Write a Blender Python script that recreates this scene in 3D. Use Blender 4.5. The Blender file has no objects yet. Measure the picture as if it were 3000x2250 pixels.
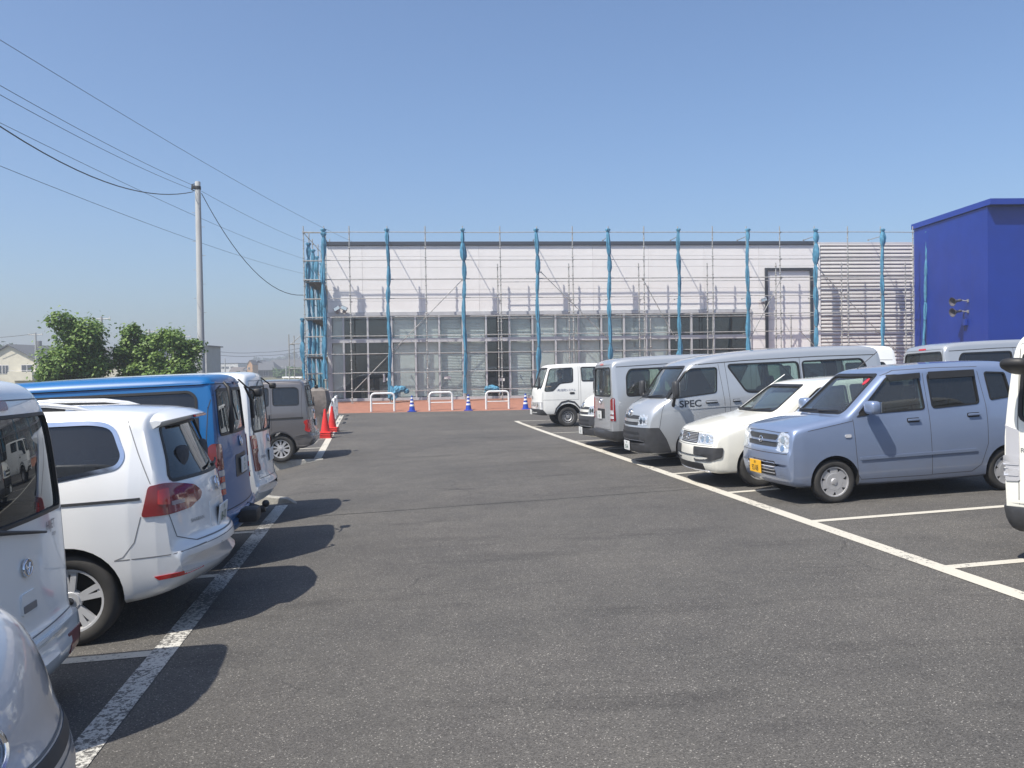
import bpy, bmesh, math, random
from mathutils import Vector, Matrix
from mathutils.bvhtree import BVHTree
from mathutils.geometry import delaunay_2d_cdt
R = math.radians
scene = bpy.context.scene
COL = scene.collection

# ---------------------------------------------------------------- camera
cam_data = bpy.data.cameras.new('camera')
cam = bpy.data.objects.new('camera', cam_data)
COL.objects.link(cam)
scene.camera = cam
cam_data.sensor_width = 36.0
cam_data.lens = 36.0 * 2550.0 / 3000.0
cam_data.clip_start = 0.05
cam_data.clip_end = 6000.0
PITCH, ROLL = math.atan(40.0 / 2550.0), 0.0155
fw = Vector((0, math.cos(PITCH), -math.sin(PITCH)))
r0 = Vector((1, 0, 0)); u0 = r0.cross(fw)
rr = r0 * math.cos(ROLL) - u0 * math.sin(ROLL)
uu = u0 * math.cos(ROLL) + r0 * math.sin(ROLL)
cam.matrix_world = Matrix(((rr.x, uu.x, -fw.x, 0), (rr.y, uu.y, -fw.y, 0), (rr.z, uu.z, -fw.z, 1.83), (0, 0, 0, 1)))

# ---------------------------------------------------------------- sky, sun, exposure
SUN = Vector((-1.24, -1.10, 2.52)).normalized()          # direction towards the sun
world = bpy.data.worlds.new('World'); scene.world = world
world.use_nodes = True
wn = world.node_tree
bg = wn.nodes['Background']
sky = wn.nodes.new('ShaderNodeTexSky')
sky.sky_type = 'NISHITA'; sky.sun_disc = False
sky.sun_elevation = math.asin(SUN.z)
sky.sun_rotation = math.atan2(SUN.x, SUN.y)
sky.altitude = 20.0; sky.air_density = 1.0; sky.dust_density = 2.0; sky.ozone_density = 6.5
wn.links.new(sky.outputs[0], bg.inputs[0])
bg.inputs[1].default_value = 0.115
sun_d = bpy.data.lights.new('sun', 'SUN')
sun_d.energy = 4.6; sun_d.angle = R(0.53); sun_d.color = (1.0, 0.935, 0.83)
sun = bpy.data.objects.new('sun', sun_d); COL.objects.link(sun)
sun.rotation_euler = SUN.to_track_quat('Z', 'Y').to_euler()
vs = scene.view_settings
vs.view_transform = 'Standard'; vs.look = 'None'; vs.exposure = 0.55; vs.gamma = 1.0; vs.use_curve_mapping = False
scene.cycles.max_bounces = 8
scene.cycles.transparent_max_bounces = 24
scene.cycles.caustics_reflective = False
scene.cycles.caustics_refractive = False
scene.cycles.use_denoising = True

# ---------------------------------------------------------------- site frame
AL = R(8.2)
AV = Vector((-math.sin(AL), math.cos(AL), 0)); SV = Vector((math.cos(AL), math.sin(AL), 0))   # along the aisle, across it
PH = R(5.5)
FU = Vector((math.cos(PH), math.sin(PH), 0)); FN = Vector((-math.sin(PH), math.cos(PH), 0))   # along the shop front, into it
FO = Vector(((1118 - 1500) / 2550 * 42, 42, 0))                                              # scaffold line origin
def sstep(t): t = min(1, max(0, t)); return t * t * (3 - 2 * t)
def lerp(xs, ys, x):
    if x <= xs[0]: return ys[0]
    for i in range(1, len(xs)):
        if x <= xs[i]:
            t = (x - xs[i - 1]) / (xs[i] - xs[i - 1]); return ys[i - 1] + t * (ys[i] - ys[i - 1])
    return ys[-1]
def gz(x, y):
    k = .034 * (1 - sstep((y - 16) / 16))
    return k * max(-9, min(16, x)) + lerp((0, 30, 37.5), (0, 0, .09), y)
def drop(a, s):                                     # the ramped way out between the two kerbs on the left
    return -.19 * min(3, max(0, -1.45 - s)) * sstep((a - 13.42) / .03) * sstep((20.27 - a) / .03)
def site(a, s, z=0.0):
    p = AV * a + SV * s
    return Vector((p.x, p.y, gz(p.x, p.y) + z))
def fac(t, d, z):                                   # t along the front, d into it (scaffold line = 0, wall = 1.1)
    p = FO + FU * t + FN * d
    return Vector((p.x, p.y, z))

# ---------------------------------------------------------------- materials
MATS = {}
def mat(name, col=(.5, .5, .5), rough=.5, metal=0.0, coat=0.0, spec=.5, emit=None, trans=0.0):
    if name in MATS: return MATS[name]
    m = bpy.data.materials.new(name); m.use_nodes = True
    p = m.node_tree.nodes['Principled BSDF']
    p.inputs['Base Color'].default_value = (*col, 1); p.inputs['Roughness'].default_value = rough
    p.inputs['Metallic'].default_value = metal; p.inputs['Coat Weight'].default_value = coat
    p.inputs['Coat Roughness'].default_value = .03; p.inputs['Specular IOR Level'].default_value = spec
    m.diffuse_color = (*col, 1)
    MATS[name] = m
    return m
def bsdf(m): return m.node_tree.nodes['Principled BSDF']
def node(m, t, **kw):
    n = m.node_tree.nodes.new(t)
    for k, v in kw.items(): setattr(n, k, v)
    return n
def link(m, a, b): m.node_tree.links.new(a, b)
def mottle(m, scale=4.0, lo=.85, hi=1.1, detail=6, rough=None, stretch=None, bump=0.0, bscale=None):
    """uneven tone, roughness and fine relief on a plain material"""
    p = bsdf(m); col = tuple(p.inputs['Base Color'].default_value)
    tc = node(m, 'ShaderNodeTexCoord'); mp = node(m, 'ShaderNodeMapping')
    link(m, tc.outputs['Object'], mp.inputs[0])
    if stretch: mp.inputs['Scale'].default_value = stretch
    nz = node(m, 'ShaderNodeTexNoise'); nz.inputs['Scale'].default_value = scale; nz.inputs['Detail'].default_value = detail
    nz.inputs['Roughness'].default_value = .6
    link(m, mp.outputs[0], nz.inputs['Vector'])
    cr = node(m, 'ShaderNodeValToRGB')
    cr.color_ramp.elements[0].position = .3; cr.color_ramp.elements[1].position = .7
    cr.color_ramp.elements[0].color = tuple(min(1, c * lo) for c in col[:3]) + (1,)
    cr.color_ramp.elements[1].color = tuple(min(1, c * hi) for c in col[:3]) + (1,)
    link(m, nz.outputs['Fac'], cr.inputs[0]); link(m, cr.outputs[0], p.inputs['Base Color'])
    if rough:
        mr = node(m, 'ShaderNodeMapRange'); mr.inputs['To Min'].default_value = rough[0]; mr.inputs['To Max'].default_value = rough[1]
        link(m, nz.outputs['Fac'], mr.inputs['Value']); link(m, mr.outputs[0], p.inputs['Roughness'])
    if bump:
        n2 = node(m, 'ShaderNodeTexNoise'); n2.inputs['Scale'].default_value = bscale or scale * 6; n2.inputs['Detail'].default_value = 4
        link(m, mp.outputs[0], n2.inputs['Vector'])
        b = node(m, 'ShaderNodeBump'); b.inputs['Strength'].default_value = bump; b.inputs['Distance'].default_value = .02
        link(m, n2.outputs['Fac'], b.inputs['Height']); link(m, b.outputs[0], p.inputs['Normal'])
    return m
def glass(name, tint, ior=1.5, gl=(.9, .95, 1.0), dust=.06):
    """thin tinted pane: what lies behind shows through, the sky and the cars mirror in it, a film of dust scatters light"""
    if name in MATS: return MATS[name]
    m = bpy.data.materials.new(name); m.use_nodes = True; nt = m.node_tree
    nt.nodes.remove(nt.nodes['Principled BSDF']); out = nt.nodes['Material Output']
    tr = node(m, 'ShaderNodeBsdfTransparent'); tr.inputs[0].default_value = (*tint, 1)
    g = node(m, 'ShaderNodeBsdfGlossy'); g.inputs['Roughness'].default_value = .01; g.inputs['Color'].default_value = (*gl, 1)
    df = node(m, 'ShaderNodeBsdfDiffuse'); df.inputs[0].default_value = (.45, .46, .45, 1)
    m0 = node(m, 'ShaderNodeMixShader'); m0.inputs[0].default_value = dust
    lw = node(m, 'ShaderNodeLayerWeight'); lw.inputs[0].default_value = .5
    pw = node(m, 'ShaderNodeMath', operation='POWER'); pw.inputs[1].default_value = 5.0; link(m, lw.outputs['Facing'], pw.inputs[0])
    fr = node(m, 'ShaderNodeMath', operation='MULTIPLY_ADD'); f0 = ((ior - 1) / (ior + 1)) ** 2 * 1.6
    fr.inputs[1].default_value = 1 - f0; fr.inputs[2].default_value = f0; link(m, pw.outputs[0], fr.inputs[0])
    mx = node(m, 'ShaderNodeMixShader')
    link(m, tr.outputs[0], m0.inputs[1]); link(m, df.outputs[0], m0.inputs[2])
    link(m, fr.outputs[0], mx.inputs[0]); link(m, m0.outputs[0], mx.inputs[1]); link(m, g.outputs[0], mx.inputs[2])
    link(m, mx.outputs[0], out.inputs[0])
    MATS[name] = m
    return m
def paint(name, col, metal=0.0, rough=.35, coat=1.0):
    if name in MATS: return MATS[name]
    m = mat(name, col, rough, metal, coat)
    p = bsdf(m)
    tc = node(m, 'ShaderNodeTexCoord'); nz = node(m, 'ShaderNodeTexNoise'); nz.inputs['Scale'].default_value = 2.2; nz.inputs['Detail'].default_value = 8
    link(m, tc.outputs['Object'], nz.inputs['Vector'])
    mr = node(m, 'ShaderNodeMapRange'); mr.inputs['From Min'].default_value = .3; mr.inputs['From Max'].default_value = .75
    mr.inputs['To Min'].default_value = .01; mr.inputs['To Max'].default_value = .07                 # thin uneven road film
    link(m, nz.outputs['Fac'], mr.inputs['Value']); link(m, mr.outputs[0], p.inputs['Coat Roughness'])
    sx = node(m, 'ShaderNodeSeparateXYZ'); link(m, tc.outputs['Object'], sx.inputs[0])
    dz = node(m, 'ShaderNodeMapRange'); dz.inputs['From Min'].default_value = .25; dz.inputs['From Max'].default_value = .75
    dz.inputs['To Min'].default_value = .5; dz.inputs['To Max'].default_value = .0                    # splashed dirt low on the body
    link(m, sx.outputs['Z'], dz.inputs['Value'])
    n2 = node(m, 'ShaderNodeTexNoise'); n2.inputs['Scale'].default_value = 7; n2.inputs['Detail'].default_value = 6
    link(m, tc.outputs['Object'], n2.inputs['Vector'])
    mu = node(m, 'ShaderNodeMath', operation='MULTIPLY'); link(m, dz.outputs[0], mu.inputs[0]); link(m, n2.outputs['Fac'], mu.inputs[1])
    mx = node(m, 'ShaderNodeMix', data_type='RGBA'); mx.inputs['A'].default_value = (*col, 1); mx.inputs['B'].default_value = (.22, .2, .17, 1)
    link(m, mu.outputs[0], mx.inputs['Factor']); link(m, mx.outputs['Result'], p.inputs['Base Color'])
    if metal:                                                                                        # metallic flake
        v = node(m, 'ShaderNodeTexVoronoi'); v.inputs['Scale'].default_value = 900
        link(m, tc.outputs['Object'], v.inputs['Vector'])
        b = node(m, 'ShaderNodeBump'); b.inputs['Strength'].default_value = .06; b.inputs['Distance'].default_value = .002
        link(m, v.outputs['Distance'], b.inputs['Height']); link(m, b.outputs[0], p.inputs['Normal'])
    return m

# ---------------------------------------------------------------- objects
def tag(o, label=None, cat=None, group=None, kind=None):
    if label: o['label'] = label
    if cat: o['category'] = cat
    if group: o['group'] = group
    if kind: o['kind'] = kind
    return o
def empty(name, loc=(0, 0, 0), rz=0.0):
    o = bpy.data.objects.new(name, None); COL.objects.link(o); o.location = loc; o.rotation_euler = (0, 0, rz)
    o.empty_display_size = .2
    return o
def obj(name, bm, m=None, parent=None, smooth=None, loc=None):
    me = bm
    if isinstance(bm, bmesh.types.BMesh):
        me = bpy.data.meshes.new(name)
        bmesh.ops.recalc_face_normals(bm, faces=bm.faces[:]) if not getattr(bm, 'keep', False) else None
        bm.to_mesh(me); bm.free()
    if m is not None and not me.materials:
        for q in (m if isinstance(m, (list, tuple)) else [m]): me.materials.append(q)
    if smooth is not None:
        me.shade_smooth(); me.set_sharp_from_angle(angle=R(smooth))
    o = bpy.data.objects.new(name, me); COL.objects.link(o)
    if parent is not None: o.parent = parent
    if loc is not None: o.location = loc
    return o
def copy_tree(o, parent=None):
    c = o.copy(); COL.objects.link(c); c.parent = parent
    for ch in o.children: copy_tree(ch, c)
    return c
def box(bm, c, s, rot=None, bev=0.0):
    r = bmesh.ops.create_cube(bm, size=1.0)
    vs_ = r['verts']
    M = Matrix.Translation(Vector(c)) @ (rot.to_4x4() if rot else Matrix.Identity(4)) @ Matrix.Diagonal((*s, 1))
    bmesh.ops.transform(bm, matrix=M, verts=vs_)
    if bev:
        es = list({e for v in vs_ for e in v.link_edges})
        bmesh.ops.bevel(bm, geom=es, offset=bev, segments=2, affect='EDGES', profile=.6)
    return vs_
def tube(bm, pts, rad, n=8, caps=True):
    """round bar along a polyline; rad a number or one per point"""
    pts = [Vector(p) for p in pts]
    rs = rad if isinstance(rad, (list, tuple)) else [rad] * len(pts)
    rings = []; up = None
    for i, p in enumerate(pts):
        d = (pts[min(i + 1, len(pts) - 1)] - pts[max(i - 1, 0)]).normalized()
        if up is None: up = d.orthogonal().normalized()
        up = (up - d * up.dot(d)).normalized(); si = d.cross(up)
        rings.append([bm.verts.new(p + (up * math.cos(2 * math.pi * k / n) + si * math.sin(2 * math.pi * k / n)) * rs[i]) for k in range(n)])
    for a, b in zip(rings, rings[1:]):
        for k in range(n): bm.faces.new((a[k], a[(k + 1) % n], b[(k + 1) % n], b[k]))
    if caps: bm.faces.new(rings[0][::-1]); bm.faces.new(rings[-1])
def lathe(bm, prof, n=32, axis='Z', c=(0, 0, 0), closed=False):
    """prof: (radius, height); axis Z or Y"""
    c = Vector(c); rings = []
    for r, h in prof:
        ring = []
        for k in range(n):
            t = 2 * math.pi * k / n
            v = Vector((r * math.cos(t), r * math.sin(t), h)) if axis == 'Z' else Vector((r * math.cos(t), h, r * math.sin(t)))
            ring.append(bm.verts.new(c + v))
        rings.append(ring)
    pairs = list(zip(rings, rings[1:])) + ([(rings[-1], rings[0])] if closed else [])
    for a, b in pairs:
        for k in range(n): bm.faces.new((a[k], a[(k + 1) % n], b[(k + 1) % n], b[k]))
    if not closed: bm.faces.new(rings[0][::-1]); bm.faces.new(rings[-1])
def blob(bm, c, s, e=.5, nu=20, nv=12, rot=None):
    """superellipsoid: e=1 ellipsoid, small e = soft box"""
    def f(v, p): return math.copysign(abs(v) ** p, v)
    c = Vector(c); rows = []
    for j in range(1, nv):
        ph = -math.pi / 2 + math.pi * j / nv
        row = []
        for i in range(nu):
            t = 2 * math.pi * i / nu
            p = Vector((f(math.cos(ph), e) * f(math.cos(t), e) * s[0], f(math.cos(ph), e) * f(math.sin(t), e) * s[1], f(math.sin(ph), e) * s[2]))
            row.append(bm.verts.new(c + (rot @ p if rot else p)))
        rows.append(row)
    lo = Vector((0, 0, -s[2])); hi = Vector((0, 0, s[2]))
    b = bm.verts.new(c + (rot @ lo if rot else lo)); t_ = bm.verts.new(c + (rot @ hi if rot else hi))
    for a, d in zip(rows, rows[1:]):
        for i in range(nu): bm.faces.new((a[i], a[(i + 1) % nu], d[(i + 1) % nu], d[i]))
    for i in range(nu):
        bm.faces.new((b, rows[0][(i + 1) % nu], rows[0][i])); bm.faces.new((t_, rows[-1][i], rows[-1][(i + 1) % nu]))
def BM(): return bmesh.new()
def fillet(pts, r, seg=4):
    n = len(pts); out = []
    for i in range(n):
        p0, p, p1 = Vector(pts[i - 1]), Vector(pts[i]), Vector(pts[(i + 1) % n])
        rad = r[i] if isinstance(r, (list, tuple)) else r
        a = (p0 - p); b = (p1 - p); la, lb = a.length, b.length
        d = min(rad, la * .48, lb * .48)
        if d < 1e-4: out.append(p.copy()); continue
        q0 = p + a / la * d; q1 = p + b / lb * d
        for k in range(seg + 1):
            t = k / seg; out.append(q0 * (1 - t) ** 2 + p * 2 * t * (1 - t) + q1 * t * t)
    return out
def resample(pts, step, closed=True):
    out = []; n = len(pts)
    for i in range(n if closed else n - 1):
        a, b = Vector(pts[i]), Vector(pts[(i + 1) % n]); k = max(1, int(math.ceil((b - a).length / step)))
        for j in range(k): out.append(a.lerp(b, j / k))
    if not closed: out.append(Vector(pts[-1]))
    return out
def chaikin(p, it=2):
    for _ in range(it):
        q = [p[0]]
        for a, b in zip(p, p[1:]):
            q.append((a[0] * .75 + b[0] * .25, a[1] * .75 + b[1] * .25)); q.append((a[0] * .25 + b[0] * .75, a[1] * .25 + b[1] * .75))
        q.append(p[-1]); p = q
    return p
TXT = {}
def text_mesh(body):
    """flat lettering, height about 1, as plain 2-D triangles"""
    if body in TXT: return TXT[body]
    cu = bpy.data.curves.new('lettering', 'FONT'); cu.body = body; cu.size = 1.0; cu.align_x = 'CENTER'; cu.align_y = 'CENTER'
    cu.resolution_u = 3; cu.offset = .026 if body == 'SPEC' else .004
    o = bpy.data.objects.new('lettering', cu); COL.objects.link(o)
    dg = bpy.context.evaluated_depsgraph_get()
    me = bpy.data.meshes.new_from_object(o.evaluated_get(dg))
    bpy.data.objects.remove(o)
    me.calc_loop_triangles()
    TXT[body] = ([(v.co.x, v.co.y) for v in me.vertices], [tuple(t.vertices) for t in me.loop_triangles])
    return TXT[body]

# ================================================================ vehicles
M_TRIM = mat('black trim', (.018, .018, .019), .55); M_RUB = mat('rubber seal', (.012, .012, .012), .5)
M_GAPL = mat('pale panel gap', (.17, .17, .17), .8)  # lighter grey for the gap strips on pale bodies
M_GAP = mat('panel gap', (.045, .045, .047), .8)
M_CAB = mat('cabin lining', (.055, .055, .058), .85); M_SEAT = mottle(mat('seat cloth', (.06, .062, .068), .9), 30, .8, 1.2)
M_SEATL = mat('pale seat cloth', (.32, .31, .28), .9)
M_TYRE = mottle(mat('tyre rubber', (.028, .027, .026), .8), 8, .8, 1.3); M_RIM = mat('alloy silver', (.60, .61, .63), .35, .35)
M_COVER = mottle(mat('silver wheel cover', (.5, .5, .51), .42, .45), 9, .85, 1.1); M_STEEL = mottle(mat('bare steel wheel', (.36, .36, .36), .5, .5), 10, .7, 1.15)
M_WELL = mat('wheel well', (.012, .012, .012), .95); M_CHROME = mat('chrome', (.8, .81, .83), .12, 1.0)
M_LAMPG = mat('lamp reflector', (.78, .80, .83), .2, .5); M_RED = mat('red lamp lens', (.21, .006, .010), .12, 0, 1.0)
M_RED2 = mat('bright red lamp lens', (.50, .015, .014), .15, 0, 1.0); M_CLEAR = mat('pale lamp lens', (.62, .62, .64), .15, .3, 1.0)
M_ORANGE = mat('amber lamp lens', (.75, .22, .02), .2, 0, 1.0)
M_BLACKP = mat('black bumper plastic', (.035, .036, .039), .48); mottle(M_BLACKP, 14, .8, 1.25, rough=(.4, .62))
M_PLW = mottle(mat('white plate', (.72, .73, .72), .4), 10, .9, 1.04); M_PLY = mat('yellow plate', (.80, .43, .02), .4); M_INKG = mat('plate green ink', (.02, .11, .06), .5)
M_INK = mat('black ink', (.02, .02, .02), .5); M_GLETT = mat('grey lettering', (.22, .22, .23), .4, .3)
G_CLEAR = glass('clear car glass', (.72, .80, .77)); G_TINT = glass('privacy glass', (.055, .062, .065), dust=.03)
G_MID = glass('green tinted car glass', (.50, .60, .56)); G_LAMP = glass('lamp cover', (.96, .97, .98), dust=0)
_hd = node(M_LAMPG, 'ShaderNodeTexVoronoi'); _hd.inputs['Scale'].default_value = 22
_hb = node(M_LAMPG, 'ShaderNodeBump'); _hb.inputs['Strength'].default_value = .7; _hb.inputs['Distance'].default_value = .02
_ht = node(M_LAMPG, 'ShaderNodeTexCoord'); link(M_LAMPG, _ht.outputs['Object'], _hd.inputs['Vector'])
link(M_LAMPG, _hd.outputs['Distance'], _hb.inputs['Height']); link(M_LAMPG, _hb.outputs[0], bsdf(M_LAMPG).inputs['Normal'])

SOLVER = 'MANIFOLD'
WHEELS = {}
def wheel_meshes(style, r, rr_, w):
    key = (style, r, rr_)
    if key in WHEELS: return WHEELS[key]
    out = []
    bm = BM(); b = w / 2                                            # tyre
    lathe(bm, [(rr_ - .005, -b * .8), (rr_ + .01, -b * .95), (r * .86, -b), (r * .955, -b * .92), (r * .99, -b * .75), (r, -b * .4), (r, b * .4), (r * .99, b * .75),
               (r * .955, b * .92), (r * .86, b), (rr_ + .012, b * .95), (rr_ - .004, b * .8)], 40, 'Y', closed=True)
    me = bpy.data.meshes.new('wheel'); bmesh.ops.recalc_face_normals(bm, faces=bm.faces[:]); bm.to_mesh(me); bm.free(); me.materials.append(M_TYRE)
    me.shade_smooth(); me.set_sharp_from_angle(angle=R(50)); out.append(('wheel', me))
    bm = BM()                                                       # dark inside with the brake
    lathe(bm, [(.01, b * .1), (rr_ * .95, b * .1), (rr_ * .95, b * .0), (.01, b * .0)], 24, 'Y')
    me = bpy.data.meshes.new('brake'); bm.to_mesh(me); bm.free(); me.materials.append(M_WELL); out.append(('brake_disc', me))
    bm = BM(); f = b * .72                                          # rim: lip, spokes, hub
    lathe(bm, [(rr_, b * .86), (rr_ * .93, b * .84), (rr_ * .90, b * .55), (rr_ * .90, b * .1), (rr_, b * .1)], 40, 'Y', closed=True)
    def spoke(t, w0, w1, a0, a1, d0, d1, th=.02):
        ct, st = math.cos(t), math.sin(t)
        def P(a, o, y): return (ct * a - st * o, y, st * a + ct * o)
        vv = [bm.verts.new(P(*q)) for q in ((a0, -w0, d0), (a0, w0, d0), (a1, w1, d1), (a1, -w1, d1), (a0, -w0, d0 - th), (a0, w0, d0 - th), (a1, w1, d1 - th), (a1, -w1, d1 - th))]
        for q in ((0, 1, 2, 3), (4, 7, 6, 5), (0, 4, 5, 1), (1, 5, 6, 2), (2, 6, 7, 3), (3, 7, 4, 0)): bm.faces.new([vv[i] for i in q])
    mt = M_RIM
    if style == 'alloy5':
        for k in range(5):
            t = math.pi / 2 + k * 2 * math.pi / 5
            for s_ in (-1, 1): spoke(t + s_ * .155, .017, .021, rr_ * .16, rr_ * .94, f * .95, f * 1.05, .035)
            spoke(t, .02, .03, rr_ * .14, rr_ * .40, f * .92, f * .95, .03); spoke(t, .03, .045, rr_ * .82, rr_ * .94, f * .95, f * .98, .03)
        lathe(bm, [(.01, f * 1.05), (.06, f * 1.05), (.075, f * .8), (.075, f * .4), (.01, f * .4)], 24, 'Y')
    elif style == 'cover7':
        mt = M_COVER
        lathe(bm, [(.01, f * 1.15), (.035, f * 1.15), (.045, f * 1.0), (rr_ * .56, f * 1.02), (rr_ * .62, f * .9), (rr_ * .62, f * .5), (.01, f * .5)], 40, 'Y')
        for k in range(7): spoke(math.pi / 2 + k * 2 * math.pi / 7, rr_ * .28, rr_ * .27, rr_ * .45, rr_ * .93, f * .99, f * .96, .03)
    elif style == 'multi':
        mt = M_COVER
        lathe(bm, [(.01, f), (.05, f), (rr_ * .4, f * .95), (rr_ * .42, f * .6), (.01, f * .6)], 40, 'Y')
        for k in range(10): spoke(math.pi / 2 + k * 2 * math.pi / 10, .012 + .01 * (k % 2), .022 + .016 * (k % 2), rr_ * .35, rr_ * .93, f * .95, f * .95, .03)
    else:                                                           # pressed steel disc with slots
        mt = M_STEEL if style == 'steel' else M_COVER
        lathe(bm, [(.01, f * .95), (.05, f * .95), (.06, f * .6), (rr_ * .5, f * .55), (rr_ * .66, f * .95), (rr_ * .72, f * .95), (rr_ * .92, f * .3), (.01, f * .2)], 40, 'Y')
    me = bpy.data.meshes.new('rim'); bmesh.ops.recalc_face_normals(bm, faces=bm.faces[:]); bm.to_mesh(me); bm.free(); me.materials.append(mt)
    me.shade_smooth(); me.set_sharp_from_angle(angle=R(30)); out.append(('rim', me))
    if style in ('steel', 'cover'):
        bm = BM()
        for k in range(12 if style == 'cover' else 10):
            t = 2 * math.pi * k / (12 if style == 'cover' else 10)
            c = Vector((math.cos(t) * rr_ * .78, f * .80, math.sin(t) * rr_ * .78))
            box(bm, c, (.05 * rr_ / .2, .012, .032 * rr_ / .2), Matrix.Rotation(-t, 3, 'Y'), .006)
        for k in range(5):
            t = 2 * math.pi * k / 5 + .3
            blob(bm, (math.cos(t) * rr_ * .38, f * .66, math.sin(t) * rr_ * .38), (.014, .02, .014), 1, 8, 6)
        me = bpy.data.meshes.new('rim_slots'); bm.to_mesh(me); bm.free(); me.materials.append(M_WELL); out.append(('rim_slots', me))
    else:
        bm = BM(); lathe(bm, [(.01, f * 1.2), (.028, f * 1.18), (.032, f * 1.0), (.01, f * 1.0)], 20, 'Y')
        me = bpy.data.meshes.new('hub_cap'); bmesh.ops.recalc_face_normals(bm, faces=bm.faces[:]); bm.to_mesh(me); bm.free(); me.materials.append(M_CHROME if style == 'alloy5' else M_COVER); out.append(('hub_cap', me))
    WHEELS[key] = out
    return out

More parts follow.
